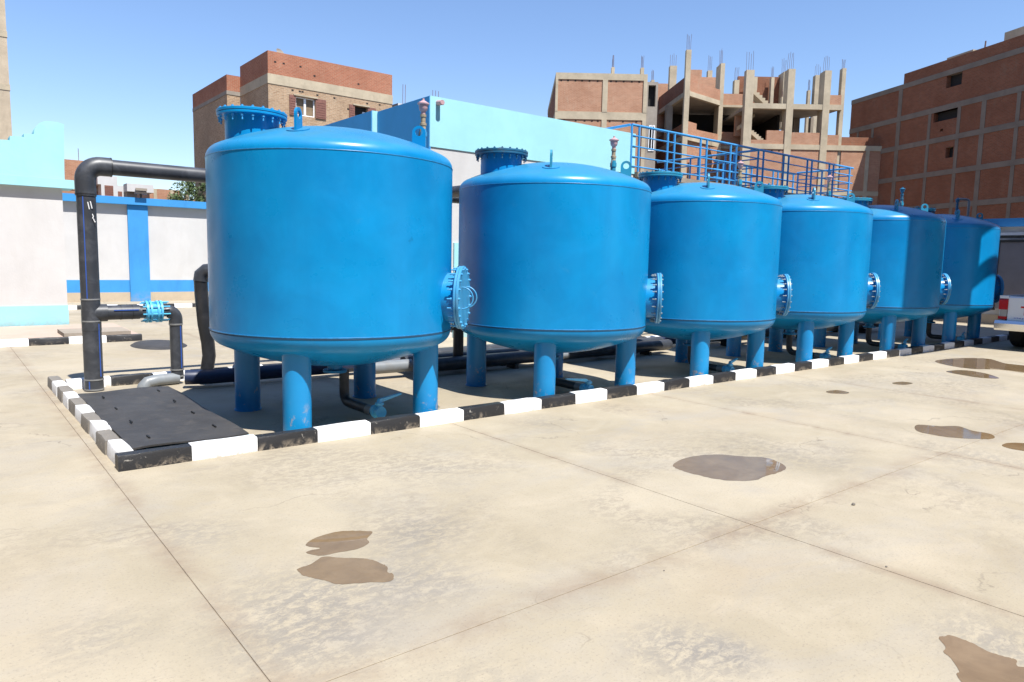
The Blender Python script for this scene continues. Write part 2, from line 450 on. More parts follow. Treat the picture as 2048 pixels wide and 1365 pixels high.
PUD = {
 'small two-lobed puddle above the round one in the foreground': [(1.53,3.7),(1.61,3.77),(1.73,3.79),(1.8,3.77),(1.9,3.7),(1.92,3.66),(1.85,3.59),(1.83,3.53),(1.74,3.49),(1.62,3.51),(1.54,3.52),(1.49,3.6),(1.52,3.62),(1.58,3.62)],
 'brown puddle below the two-lobed one in the foreground': [(1.37,3.43),(1.45,3.45),(1.5,3.48),(1.55,3.5),(1.63,3.42),(1.72,3.34),(1.75,3.25),(1.76,3.19),(1.73,3.13),(1.74,3.09),(1.69,3.03),(1.6,3.08),(1.47,3.15),(1.42,3.25),(1.37,3.34)],
 'large oval puddle in the middle of the yard, right of centre': [(4.54,3.56),(4.82,3.63),(5.08,3.55),(5.25,3.37),(5.36,3.21),(5.24,2.99),(5.03,2.94),(4.9,2.95),(4.69,2.94),(4.51,3.1),(4.47,3.27),(4.47,3.44)],
 'long ochre puddle touching the joint at the right': [(7.63,2.99),(7.86,3.05),(7.98,2.89),(8.14,2.78),(8.04,2.61),(8.04,2.46),(7.89,2.37),(7.74,2.4),(7.53,2.63),(7.5,2.87)],
 'ochre puddle cut by the right edge, beyond the joint': [(7.6,2.22),(7.78,2.21),(7.9,2.09),(7.82,1.99),(7.57,1.99),(7.52,2.13)],
 'widest puddle reflecting sky near the far kerb at right': [(13.68,5.12),(14.46,5.05),(14.91,4.71),(14.47,4.3),(14.43,3.92),(14.08,3.55),(13.43,3.64),(13.44,4.06),(13.11,4.38),(13.26,4.81)],
 'narrow puddle just below the widest sky-reflecting puddle': [(12.43,4.48),(12.83,4.36),(12.75,4.05),(12.36,3.73),(12.15,3.91),(12.25,4.29)],
 'tiny round damp spot, right one of two below the kerb': [(10.45,4.44),(10.68,4.4),(10.67,4.26),(10.43,4.26),(10.35,4.36)],
 'tiny oval damp spot, left one of two below the kerb': [(8.94,4.61),(9.15,4.57),(9.13,4.41),(8.98,4.38),(8.84,4.51)],
 'ragged ochre puddle in the bottom right corner': [(3.34,1.14),(3.38,1.13),(3.41,1.11),(3.41,1.03),(3.39,.97),(3.4,.91),(3.41,.87),(3.36,.85),(3.4,.79),(3.25,.73),(3.1,.77),(3.04,.92),(3.09,.98),(3.12,.98),(3.2,1.04),(3.23,1.08),(3.28,1.09)],
}
for lab, poly in PUD.items():
    # refine outline: Catmull-Rom with a little raggedness
    n = len(poly); out = []
    cx = sum(p[0] for p in poly)/n; cy = sum(p[1] for p in poly)/n
    for i in range(n):
        p0, p1, p2, p3 = (Vector(poly[(i+k-1)%n]) for k in range(4))
        for s in range(6):
            u = s/6
            q = .5*((2*p1)+(p2-p0)*u+(2*p0-5*p1+4*p2-p3)*u*u+(3*p1-p0-3*p2+p3)*u**3)
            size = math.hypot(q.x-cx, q.y-cy)
            j = random.uniform(-.018, .018)*size
            out.append((q.x+j, q.y+j*.6))
    a = sum(out[i][0]*out[(i+1)%len(out)][1]-out[(i+1)%len(out)][0]*out[i][1] for i in range(len(out)))
    if a < 0: out = out[::-1]
    m = MB(); m.add([(x,y,.0012) for x,y in out], [tuple(range(len(out)))])
    tag(m.build('puddle', MT['puddle']), lab, 'puddle', 'puddles on the yard')

# ------------------------------------------------------------------ kerbs
def kerb_stone_mesh(L, W, H, mat, seed):
    rnd = random.Random(seed)
    m = MB(); b = .016
    prof = [(0,0),(0.004,H-b),(b*.7,H),(W-b,H),(W,H-b),(W,0)]
    nx = 5; vs_ = []
    for i in range(nx):
        x = L*i/(nx-1)
        for y, z in prof:
            j = rnd.uniform(-.004,.004) if z > 0 else 0
            e = .004 if i in (0, nx-1) else 0
            vs_.append((x, y+j+(e if y < W/2 else -e), z+ (rnd.uniform(-.004,.004)-e if z > 0 else -.01)))
    n = len(prof); f = []
    for i in range(nx-1):
        for k in range(n-1):
            f.append((i*n+k, (i+1)*n+k, (i+1)*n+k+1, i*n+k+1))
    f.append(tuple(range(n))); f.append(tuple((nx-1)*n+k for k in range(n))[::-1])
    m.add(vs_, f)
    return m.mesh('kerb_stone', mat, 50)
def kerb_run(parent, p, q, count, first_black, worn=False, W=.13, H=.12):
    d = Vector((q[0]-p[0], q[1]-p[1])); L = d.length/count; a = math.atan2(d.y, d.x); d.normalize()
    mw = [kerb_stone_mesh(L-.006, W, H, MT['kerb_white'], s) for s in range(3)]
    mk = [kerb_stone_mesh(L-.006, W, H, MT['kerb_worn' if worn else 'kerb_black'], s+5) for s in range(3)]
    for i in range(count):
        blk = (i % 2 == 0) == first_black
        rj = random.uniform
        o = obj('kerb_stone', random.choice(mk if blk else mw), parent,
                (p[0]+d.x*(i*L+.003)+rj(-.003,.003)*d.y, p[1]+d.y*(i*L+.003)+rj(-.004,.004)*d.x, rj(-.006,.003)), a+rj(-.004,.004))
k1 = thing('kerb', 'black and white painted kerb running around the blue tanks', 'kerb', (0,0,0))
kerb_run(k1, (.9675,5.778), (.9675+.513*40, 5.778), 40, True)
def left_return():
    n = 10; y0, y1 = 5.915, 10.05; L = (y1-y0)/n
    for i in range(n):
        blk = i % 2 == 1
        me = kerb_stone_mesh(L-.008, .13, .12, MT['kerb_worn' if blk else 'kerb_white'], 20+i)
        obj('kerb_stone', me, k1, (.975+random.uniform(-.006,.006), y0+(i+1)*L-.004, random.uniform(-.004,.003)), -PI/2+random.uniform(-.015,.015))
left_return()
kerb_run(k1, (1.12,9.62), (1.12+.46*40, 9.62), 40, False)
k2 = thing('kerb', 'short black and white kerb edging the pavement by the gate wall', 'kerb')
kerb_run(k2, (-2.3,14.42), (2.9,14.42), 9, True)
MBp = MB().box((-2.3,14.56,-.01),(2.9,17.2,.10)); tag(MBp.build('pavement', MT['pave']), kind='structure')
k3 = thing('kerb', 'far black and white kerb in front of the boundary wall', 'kerb')
kerb_run(k3, (1.5,22.9), (11.5,22.9), 20, False)
# loose dark slab on the pavement
tag(MB().box((1.7,14.62,.103),(2.75,15.5,.17)).build('concrete_slab_block', MT['conc_grey']), 'dark concrete slab lying on the pavement beside the gate kerb', 'slab')
# low dark oval patch on the yard
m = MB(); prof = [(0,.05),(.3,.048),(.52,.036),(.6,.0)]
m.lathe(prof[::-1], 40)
o = m.build('oval_patch', MT['cover'], None, 30, (2.98,13.55,.0)); o.scale = (.72,1.15,1); tag(o, 'low dark oval patch on the yard behind the pipe riser', 'cover')

# ------------------------------------------------------------------ hatch
ht = thing('floor_hatch', 'black plate hatch in the front left corner of the kerbed bay', 'hatch', (1.11,5.985,0))
MB().box((.0,.01,0),(.9,.07,.085)).box((.86,.07,0),(.9,2.6,.085)).box((0,2.6,0),(.9,2.65,.085)).box((0,.07,0),(.03,2.6,.085)).build('frame', MT['teal'], ht)
m = MB(); nx, ny = 6, 14; random.seed(3)
vt = []
for j in range(ny+1):
    for i in range(nx+1):
        vt.append((-.015+.885*i/nx, -.02+2.67*j/ny, .118+.008*math.sin(i*1.1+j*.7)+random.uniform(-.002,.002)))
N1 = len(vt)
fs = [(j*(nx+1)+i, j*(nx+1)+i+1, (j+1)*(nx+1)+i+1, (j+1)*(nx+1)+i) for j in range(ny) for i in range(nx)]
m.add(vt+[(x,y,z-.014) for x,y,z in vt], fs+[tuple(k+N1 for k in f[::-1]) for f in fs])
edge = [i for i in range(nx+1)]+[j*(nx+1)+nx for j in range(1,ny+1)]+[ny*(nx+1)+i for i in range(nx-1,-1,-1)]+[j*(nx+1) for j in range(ny-1,0,-1)]
for a, b in zip(edge, edge[1:]+edge[:1]): m.f.append((b, a, a+N1, b+N1))
m.build('cover_plate', MT['cover'], ht, 25)
for i in range(4):
    for x in (.16,.70):
        y = .25+i*.66+(.1 if x > .5 else 0)
        MB().box((x-.006,y-.045,.124),(x+.006,y+.045,.135)).build('lifting_slot', MT['slot'], ht)

# ------------------------------------------------------------------ tanks
def toris(R, crown, kn, n=20):
    c = crown-kn; a = math.asin((R-kn)/c); zc = -math.cos(a)*c
    pts = [(R-kn+kn*math.cos(t), kn*math.sin(t)) for t in [ (PI/2-a)*i/8 for i in range(9)]]
    pts += [(crown*math.sin(t), zc+crown*math.cos(t)) for t in [a*(1-i/n) for i in range(1,n+1)]]
    pts[-1] = (0, pts[-1][1])
    return pts
TR, ZB, HT = 1.1722, .8674, 1.5942
ZT = ZB+HT
def dome_z(r):
    for (ra, za), (rb, zb_) in zip(TOP, TOP[1:]):
        if rb <= r <= ra: return ZT + za+(zb_-za)*(ra-r)/max(1e-6, ra-rb)
    return ZT
TOP = toris(TR, 2.65, .12)
BOT = toris(TR, 2.6, .15)
SEG = 128
m_shell = MB().lathe([(r, ZB-z) for r, z in BOT[::-1]] + [(TR, ZB+.004), (TR, ZB+.5), (TR, ZB+1.), (TR, ZT-.004)] + [(r, ZT+z) for r, z in TOP], SEG).mesh('shell', MT['tank'], 40)
def ring(r, z, t, n=SEG, seg=6):
    return [(r+t*math.cos(2*PI*k/seg), z+t*math.sin(2*PI*k/seg)) for k in range(seg)]
m_seam_t = MB().lathe(ring(TR, ZT, .0045), SEG, closed=True).mesh('weld_seam', MT['seam'], 60)
m_seam_b = MB().lathe(ring(TR, ZB+.012, .006), SEG, closed=True).mesh('weld_seam', MT['seam'], 60)
m_band = MB().lathe([(TR+.0015, ZB-.005), (TR+.0035, ZB-.004), (TR+.0035, ZB+.003), (TR+.0015, ZB+.004)], SEG).mesh('seam_gap', MT['gap'], 30)
m_leg = MB().lathe([(.0,0),(.135,0),(.135,.012),(.125,.014),(.125,.40),(.125,.80),(0,.80)], 40).mesh('leg', MT['leg'], 40)
m_pad = MB().lathe([(.21,0),(.21,.012),(.19,.02),(.0,.02)], 32).mesh('leg_pad', MT['tank'], 40)
m_neck = MB().lathe([(.24,0),(.24,.46)], 48).mesh('manhole_neck', MT['tank'], 40)
def flange_profile(r, z0, z1, ri=.0):
    return [(ri, z0),(r-.004, z0),(r, z0+.004),(r, z1-.004),(r-.004, z1),(ri, z1)]
def mesh_flange(mat): return MB().lathe(flange_profile(.31, 0, .024, .2), 56).mesh('flange', mat, 40)
def mesh_cover(mat): return MB().lathe(flange_profile(.312, 0, .026), 56).mesh('cover_plate', mat, 40)
def bolt_mesh(n=20, rb=.286, mat=None):
    m = MB()
    for k in range(n):
        a = 2*PI*k/n
        T4 = Matrix.Translation((rb*math.cos(a), rb*math.sin(a), 0))
        m.lathe([(0,-.062),(.0075,-.062),(.0075,-.03),(.014,-.03),(.014,-.014),(0,-.014)], 6, T4)
        m.lathe([(0,.05),(.014,.05),(.014,.062),(.0075,.062),(.0075,.068),(0,.068)], 6, T4)
    return m.mesh('bolt_ring', mat)
def handle_mesh(r, t, mat, full=PI):
    m = MB(); m.tube([(r*math.cos(full*i/14), 0, r*math.sin(full*i/14)) for i in range(15)], t, 8)
    return m.mesh('handle', mat, 60)
def lug_mesh(mat):
    # plate in the xz plane (x radial), with an eye
    m = MB(); w, h, t = .13, .19, .011; eye = (0.0, .125, .036)
    outer = [(-w/2,-.05),(w/2,-.05),(w/2,.12)] + [(w/2*math.cos(a), .125+.062*math.sin(a)) for a in [PI*i/10 for i in range(11)]] + [(-w/2,.12)]
    hole = [(eye[0]+eye[2]*math.cos(2*PI*k/16), eye[1]+eye[2]*math.sin(2*PI*k/16)) for k in range(16)]
    # build as ring strip between resampled outer and hole by angle around the eye
    def outer_pt(a):
        d = (math.cos(a), math.sin(a)); best = 9
        n = len(outer)
        for i in range(n):
            (x1,z1),(x2,z2) = outer[i], outer[(i+1)%n]
            x1 -= eye[0]; x2 -= eye[0]; z1 -= eye[1]; z2 -= eye[1]
            den = d[0]*(z2-z1)-d[1]*(x2-x1)
            if abs(den) < 1e-9: continue
            tt = (x1*(z2-z1)-z1*(x2-x1))/den
            u = (x1*d[1]-z1*d[0])/den
            if tt > 0 and -1e-6 <= u <= 1+1e-6: best = min(best, tt)
        return (eye[0]+d[0]*best, eye[1]+d[1]*best)
    angs = sorted([2*PI*k/24 for k in range(24)] + [math.atan2(z-eye[1], x-eye[0]) % (2*PI) for x, z in outer[:3]+outer[-1:]])
    n = len(angs); vs_ = []
    for y in (-t, t):
        for a in angs: x, z = outer_pt(a); vs_.append((x,y,z))
        for a in angs: vs_.append((eye[0]+eye[2]*math.cos(a), y, eye[1]+eye[2]*math.sin(a)))
    f = []
    for k in range(n):
        k2 = (k+1)%n
        f += [(k,k2,n+k2,n+k), (2*n+k2,2*n+k,3*n+k,3*n+k2), (k2,k,2*n+k,2*n+k2), (n+k,n+k2,3*n+k2,3*n+k)]
    m.add(vs_, f)
    return m.mesh('lifting_lug', mat)
m_lugpad = MB().lathe([(.0,-.02),(.10,-.02),(.10,.006),(.0,.006)], 28).mesh('lug_pad', MT['tank'], 40)
m_lever = MB().extrude([(0,0),(.03,-.012),(.30,.028),(.30,.044),(.02,.022)], -.016, .016).mesh('lever', MT['cyan_metal'])

TX = [3.13761,6.01597,8.87615,11.66816,14.5439,17.41458]
TY = [6.78644,6.7185,6.72684,6.74912,6.71171,6.71264]
TDZ = [.0252,-.0247,-.0244,.0092,.0146,0.]
TLAB = ['nearest and largest-looking blue steel filter tank, twin hoop handles on its side hatch',
        'second blue filter tank from the left, dark bolted lid on its neck',
        'third blue filter tank from the left, two upright rings on its lid',
        'fourth blue filter tank from the left, teal lid against the railing',
        'fifth blue filter tank, split between sunlight and a building shadow',
        'last blue filter tank at the far right, almost wholly in shadow']
def axis_matrix(p, d, up=(0,0,1)):
    d = Vector(d).normalized(); u = Vector(up); x = u.cross(d).normalized(); y = d.cross(x)
    return Matrix(((x.x,y.x,d.x,p[0]),(x.y,y.y,d.y,p[1]),(x.z,y.z,d.z,p[2]),(0,0,0,1)))
top_fl = [MT['tank'], MT['flange_dark'], MT['flange_teal'], MT['flange_teal'], MT['flange_teal'], MT['flange_teal']]
for i in range(6):
    root = thing('filter_tank', TLAB[i], 'tank', (TX[i],TY[i],0), 0, 'blue filter tanks in a row')
    dz = TDZ[i]
    sh = obj('shell', m_shell, root, (0,0,dz))
    obj('weld_seam', m_seam_t, sh); obj('weld_seam', m_seam_b, sh); obj('seam_gap', m_band, sh)
    for k in range(4):
        a = R_(-45.35+90*k)
        lg = obj('leg', m_leg, root, (.9435*math.cos(a), .9435*math.sin(a), 0)); lg.rotation_euler.z = random.uniform(0,6)
    # top manhole
    fm = top_fl[i]
    zt = 2.835+dz
    nk = obj('top_manhole', m_neck, root, (-.76,.1,zt-.46+.02))
    obj('flange', mesh_flange(fm), nk, (0,0,.44)); cv = obj('cover_plate', mesh_cover(fm), nk, (0,0,.4665))
    tag(obj('bolt_ring', bolt_mesh(20, .286, MT['flange_dark'] if i else MT['bolt_blue']), nk, (0,0,.442)), kind='stuff')
    if i in (2,3):
        for s in (-1,1):
            h = obj('handle', handle_mesh(.055,.009,fm,PI), nk, (s*.13*.8,s*.06,.49)); h.rotation_euler.z = R_(50)
    else:
        h = obj('handle', handle_mesh(.07,.009,fm,PI), nk, (.03,.05,.475)); h.rotation_euler.z = R_(-30)
    # side manhole
    a = R_(-46); dv = Vector((math.cos(a), math.sin(a), 0))
    sm = obj('side_manhole', m_neck, root); sm.matrix_local = axis_matrix((dv.x*.855, dv.y*.855, 1.2+dz), dv)
    fm2 = MT['flange'] if i in (0,1) else MT['flange']
    obj('flange', mesh_flange(fm2), sm, (0,0,.425)); obj('cover_plate', mesh_cover(fm2), sm, (0,0,.4515))
    tag(obj('bolt_ring', bolt_mesh(20, .286, MT['bolt_blue'] if i == 0 else MT['bolt']), sm, (0,0,.427)), kind='stuff')
    if i == 0:
        for s in (-1,1):
            h = obj('handle', handle_mesh(.105,.007,MT['flange'],PI), sm, (s*.10,0,.478))
            h.rotation_euler = (0,0,PI/2)
    elif i in (2,3):
        MBh = MB().tube([(0,0,0),(0,0,.07)], .012, 8).tube([(-.03,0,.07),(.03,0,.07)], .016, 8)
        MBh.build('handle', MT['flange'], sm, 40, (0,0,.477))
    # lifting lugs on the dome diagonals
    for k in range(4):
        a = R_(-135+90*k); r = .86; z = dome_z(r)+dz
        lm_ = obj('lifting_lug', lug_mesh(MT['tank'] if i < 1 else MT['flange_teal']), root, (r*math.cos(a), r*math.sin(a), z), a+ (0 if k != 1 else 0))
        pd = obj('lug_pad', m_lugpad, lm_); pd.rotation_euler = (0, math.asin(r/2.65), 0)
    # air valve
    vx, vy = 1.04, .02
    vz = dome_z(1.04)+dz
    vp = MB().tube([(vx,vy,vz-.06),(vx,vy,vz+.36)], .034, 14).tube([(vx,vy,vz+.28),(vx,vy,vz+.33)], .043, 14).build('vent_pipe', MT['flange_teal'] if i else MT['flange'], root, 40)
    MB().lathe([(.0,0),(.03,0),(.03,.03),(.036,.035),(.036,.06),(.026,.065),(.026,.12),(.033,.125),(.033,.15),(0,.15)], 14, Matrix.Translation((vx,vy,vz+.36))).build('vent_fitting', MT['brass' if i < 4 else 'flange_dark'], root, 30)  # last two fittings are darkened by colour to stand for shade
    MB().lathe([(0,0),(.03,0),(.032,.05),(.055,.075),(.062,.11),(.062,.14),(.082,.15),(.082,.165),(.06,.175),(.03,.195),(.016,.2),(.016,.225),(0,.225)], 20, Matrix.Translation((vx,vy,vz+.50)) @ Matrix.Scale(.78 if i < 2 else .68,4)).build('air_valve', MT['pink' if i < 4 else 'flange_dark'], root, 35)  # last two valves take a dark paint in place of shade
    MB().tube([(vx-.03,vy,vz+.36),(vx-.06,vy-.02,vz+.30),(vx-.06,vy-.02,vz+.2),(vx-.035,vy,vz+.14)], .008, 6).build('vent_cable', MT['black_clean'], root, 60)
    # drain under the tank, running to the kerb
    zn = ZB-.373+dz
    MB().lathe([(.0,-.06),(.075,-.06),(.075,.06),(0,.06)], 24, Matrix.Translation((0,0,zn))).lathe(flange_profile(.12,0,.03), 28, Matrix.Translation((0,0,zn-.09))).build('drain_nozzle', MT['tank'], root, 30)
    pts = [(0,0,zn-.09),(0,0,.20)] + [Vector((0,-.10,.20))+Vector((0,.10*math.cos(t),-.10*math.sin(t))) for t in [PI/2*j/6 for j in range(1,7)]] + [(0,-.60,.095)]
    dp = MB().tube(pts, .05, 16).build('drain_pipe', MT['black_pipe'], root, 40)
    MB().tube([(0,-.50,.0965),(0,-.60,.095)], .054, 16).build('pipe_sleeve', MT['grey_pipe' if i in (1,2) else 'collar'], dp, 40)
    bv = MB().tube([(0.0,-.60,.095),(0,-.74,.095)], .056, 16).tube([(0,-.64,.095),(0,-.67,.095)], .07, 16).tube([(0,-.7,.095),(0,-.7,.20)], .026, 12).tube([(0,-.7,.165),(0,-.7,.185)], .042, 12).build('drain_valve', MT['cyan_metal'], root, 35)
    if i == 0: bv.location = (.13,0,.03); dp.location = (.10,0,0.02); dp.rotation_euler.z = R_(2)
    ll = obj('lever', m_lever, bv, (-.02,-.7,.20)); ll.rotation_euler.z = R_(14) if i != 1 else R_(168)
    if i == 5:
        MB().tube([(vx,vy,vz+.62),(vx+.08,vy,vz+.62),(vx+.22,vy-.1,vz+.62)]+[(vx+.26,vy-.13,vz+.60),(vx+.28,vy-.14,vz+.55),(vx+.28,vy-.14,vz+.05)], .028, 12).build('overflow_pipe', MT['grey_pipe'], root, 50)

# ------------------------------------------------------------------ pipework behind the tanks
def collar(parent, p, d, r, t=.012, mat='collar'):
    p = Vector(p); d = Vector(d)
    MB().tube([p-d*t, p+d*t], r, 20).build('weld_collar', MT[mat], parent, 40)
pw = thing('pipe_header', 'tall black pipe riser with elbow and high header running behind the tanks', 'pipework', (1.37,9.42,0))
MB().tube([(0,0,0),(0,0,2.40)], .098, 28).build('riser_pipe', MT['black_pipe'], pw, 40)
MB().tube([(0,0,2.22),(0,0,2.40)]+arc((.16,0,2.40), (-1,0,0), (0,0,1), .16, 10)[1:]+[(.26,0,2.56)], .106, 28).build('elbow', MT['black_pipe'], pw, 40)
MB().tube([(.26,0,2.56),(17.5,0,2.53)], .088, 24).build('header_pipe', MT['black_pipe'], pw, 40)
for z in (.02,.135,.81,1.06): collar(pw, (0,0,z), (0,0,1), .103, .008)
collar(pw, (.26,0,2.56), (1,0,0), .109, .006, 'black_clean'); collar(pw, (0,0,2.24), (0,0,1), .109, .006, 'black_clean')
MB().tube([(0,0,.93),(0,0,.70)], .1, 28, True).tube([(0.02,0,.9),(.16,0,.9)], [.1,.1], 24).tube([(.16,0,.9),(.5,0,.9)], .085, 24).build('tee_branch', MT['black_pipe'], pw, 40)
for x in (.16,.30,.42): collar(pw, (x,0,.9), (1,0,0), .0885, .004, 'black_clean')
fa = MB().tube([(.56,0,.9),(.74,0,.9)], .098, 24).build('flange_adaptor', MT['cyan_metal'], pw, 40)
for x in (.575,.615,.69,.73): MB().tube([(x-.011,0,.9),(x+.011,0,.9)], .132, 28).build('flange', MT['cyan_metal'], fa, 40)
mbb = MB()
for k in range(8):
    a = 2*PI*k/8+.2; mbb.tube([(.52,.116*math.cos(a),.9+.116*math.sin(a)),(.82,.116*math.cos(a),.9+.116*math.sin(a))], .008, 6)
tag(mbb.build('bolt_ring', MT['cyan_metal'], fa), kind='stuff')
MB().tube([(.5,0,.9),(.80,0,.9)]+arc((.80,0,.80), (0,0,1), (1,0,0), .10, 8)+[(.90,0,.74)], .078, 24).build('branch_elbow', MT['black_pipe'], pw, 40)
MB().tube([(.90,0,.78),(.90,0,.06)], .072, 24).build('branch_riser', MT['black_pipe'], pw, 40)
collar(pw, (.90,0,.74), (0,0,1), .08, .01); collar(pw, (.90,0,.18), (0,0,1), .078, .008); collar(pw, (.90,0,.10), (0,0,1), .078, .008)
MB().tube([(.90,-.02,.07),(.66,-.06,.075),(.55,-.08,.06),(.50,-.09,.01),(.48,-.09,-.05)], .07, 18).build('return_bend', MT['grey_pipe'], pw, 50)
# blue identification stripes
for x, y, z0, z1, r in ((-.045,-.088,1.07,2.21,.1),(.06,-.079,.17,.78,.1),(-.06,-.079,.03,.12,.1)):
    MB().box((x-.005,y-.0025,z0),(x+.005,y+.006,z1)).build('pipe_stripe', MT['stripe'], pw)
MB().box((.93,-.072,.2),(.942,-.062,.72)).build('pipe_stripe', MT['stripe'], pw)
MB().box((.22,-.09,.925),(.48,-.078,.936)).build('pipe_stripe', MT['stripe'], pw)
ck = MB()
for (x0,z0),(x1,z1) in (((.0,2.15),(.014,2.07)),((.026,2.16),(.04,2.08)),((.04,2.02),(.05,1.99)),((.05,1.99),(.042,1.97)),((.048,1.97),(.062,1.93)),((.062,1.93),(.07,1.935))):
    ck.tube([(x0,-.0975,z0),(x1,-.0975,z1)], .0055, 6)
ck.build('chalk_mark', MT['chalk'], pw)

bp = thing('bent_pipe', 'black bent pipe dropping beside the left of the nearest tank', 'pipe', (2.5,9.15,0))
MB().tube([(.75,-.5,1.40),(.16,-.12,1.41),(.06,-.03,1.40),(.01,0,1.35),(0,0,1.27)], .085, 20).build('elbow', MT['black_pipe'], bp, 50)
MB().tube([(0,0,1.3),(.005,0,1.1),(.03,0,.75),(.065,0,.52),(.075,0,.36),(.05,0,.2),(.05,0,.1)], .078, 20).build('drop_pipe', MT['black_clean'], bp, 50)

cp = thing('collector_pipe', 'navy painted collector pipe lying low behind the tank legs', 'pipe', (2.27,8.95,.13))
MB().tube([(0,.1,0),(.25,.0,0),(16.8,-.12,0)], .088, 20).build('collector_tube', MT['navy_pipe'], cp, 40)
for x in (.55,3.2,6.2,9.2,12.2,15.): MB().tube([(x,-.01,0),(x+.03,-.01,0)], .14, 26).build('flange', MT['tank'], cp, 40)
for k, (Y, x0, x1, z) in enumerate(((8.3,4.98,10.32,.15),(8.63,5.0,10.48,.16),(9.25,4.6,10.6,.14))):
    t_ = thing('supply_pipe', ['black pipe lying nearest behind the second tank, rounded end by the third', 'black pipe lying in the middle of three behind the second tank', 'black pipe lying rearmost of three behind the second tank'][k], 'pipe', (x0,Y,0), 0, 'pipes lying behind the tanks')
    MB().tube([(0,0,z),(x1-x0-.05,0,z),(x1-x0-.015,0,z),(x1-x0,0,z)], [.095,.095,.088,.06], 20).build('tube', MT['black_pipe'], t_, 40)
    for x in (1.7,4.7): MB().box((x-.03,-.11,0),(x+.03,.11,z-.085)).build('support', MT['black_clean'], t_)
for k, (Y, x0, x1, z) in enumerate(((8.4,11.6,19.0,.2),(8.85,11.2,19.0,.3))):
    t_ = thing('supply_pipe', ['black pipe running low behind the fourth to sixth tanks, front one', 'black pipe running low behind the fourth to sixth tanks, rear one'][k], 'pipe', (x0,Y,0), 0, 'pipes lying behind the tanks')
    MB().tube([(0,0,z),(x1-x0,0,z)], .09, 18).build('tube', MT['black_clean'], t_, 40)
    for x in (.6,3.4,6.2): MB().box((x-.04,-.11,0),(x+.04,.11,z-.085)).build('support', MT['black_clean'], t_)
tag(MB().tube([(4.42,8.42,.16),(4.98,8.38,.16)], .085, 20).build('pipe_offcut', MT['grey_pipe'], None, 40), 'short pale grey pipe piece behind the right legs of the nearest tank', 'pipe')
tag(MB().tube([(7.2,8.25,.14),(7.75,8.25,.14)], .06, 16).build('pipe_offcut', MT['grey_pipe'], None, 40), 'short pale pipe end seen under the second tank', 'pipe')
VL = ['second','third','fourth','fifth','sixth']
for i in range(1,6):
    t_ = thing('valve_riser', 'black vertical pipe with bolted valve behind the %s tank' % VL[i-1], 'pipe', (TX[i]-.24,8.42,0), 0, 'valve risers behind the tanks')
    MB().tube([(0,0,.05),(0,0,1.35)]+arc((0,-.12,1.35),(0,1,0),(0,0,1),.12,6)[1:]+[(0,-.6,1.47)], .075, 18).build('riser_pipe', MT['black_clean'], t_, 40)
    for z in (.62,.72,1.25): 
        MB().tube([(0,0,z-.015),(0,0,z+.015)], .135, 22).build('flange', MT['black_clean'], t_, 40)
    mbb = MB()
    for k in range(10):
        a = 2*PI*k/10; mbb.tube([(.115*math.cos(a),.115*math.sin(a),.57),(.115*math.cos(a),.115*math.sin(a),.78)], .009, 6)
    tag(mbb.build('bolt_ring', MT['black_clean'], t_), kind='stuff')
    MB().tube([(0,1.0,2.54),(0,-.1,2.54),(0,-.45,2.45)], .085, 18).tube([(0,.35,2.54),(0,.39,2.54)], .14, 22).build('inlet_branch', MT['black_pipe'], t_, 40)

# ------------------------------------------------------------------ gate wall at left
gw = thing('gate_wall', 'white gate wall with cyan base, ledge and stepped cyan top', 'wall', (2.1,17.3,0))
MB().box((-4.6,0,.49),(0,.5,2.86)).build('wall_panel', MT['white_wall'], gw)
MB().box((-4.6,-.012,.0),(.012,.51,.49)).build('plinth', MT['cyan_wall'], gw)
MB().box((-4.6,-.13,2.86),(.20,.63,3.03)).build('ledge', MT['cyan_wall'], gw)
pts = [(-4.6,3.03),(.05,3.03),(.085,4.14),(-.03,4.165),(-.15,4.165)]
pts += [(-.17-.26*math.sin(t), 3.885+.28*math.cos(t)) for t in [PI/2*k/8 for k in range(1,9)]]
pts += [(-.60,3.87),(-.60,3.81),(-.83,3.80),(-.83,3.72),(-1.05,3.71),(-1.05,3.62),(-1.3,3.62),(-1.3,3.55),(-4.6,3.55)]
MB().extrude(pts, .0, .5).build('stepped_parapet', MT['cyan_wall'], gw)

# ------------------------------------------------------------------ far boundary wall with blue pillars
bw = thing('boundary_wall', 'white boundary wall with blue pillars, blue cap and blue stripe', 'wall', (2.6,26.3,0))
px = [2.37+3.9*k for k in range(-1,6)]
for a, b in zip(px, px[1:]):
    if b < 0: continue
    MB().box((a+.6,.0,.30),(b,.25,.70)).build('stripe_panel', MT['blue_paint'], bw)
    MB().box((a+.6,.012,.70),(b,.25,3.14)).build('wall_panel', MT['white_wall'], bw)
    MB().box((a+.6,-.01,.0),(b,.25,.30)).build('plinth', MT['plinth'], bw)
for a in px: MB().box((a,-.08,.0),(a+.6,.26,3.13)).build('pillar', MT['blue_paint'], bw)
MB().box((px[0],-.17,3.14),(px[-1]+.6,.36,3.37)).build('cap_beam', MT['blue_paint'], bw)
fl = thing('floodlight', 'small dark floodlight on top of the boundary wall pillar', 'floodlight', (5.35,26.1,3.37))
MB().extrude([(-.17,.12),(.17,.12),(.13,.30),(-.13,.30)], -.12,.1).build('lamp_housing', MT['lamp_body'], fl)
MB().box((-.17,-.135,.22),(.17,-.121,.30)).build('lamp_glass', MT['conc_grey'], fl)
MB().box((-.03,-.03,0),(.03,.03,.13)).build('bracket', MT['lamp_body'], fl)

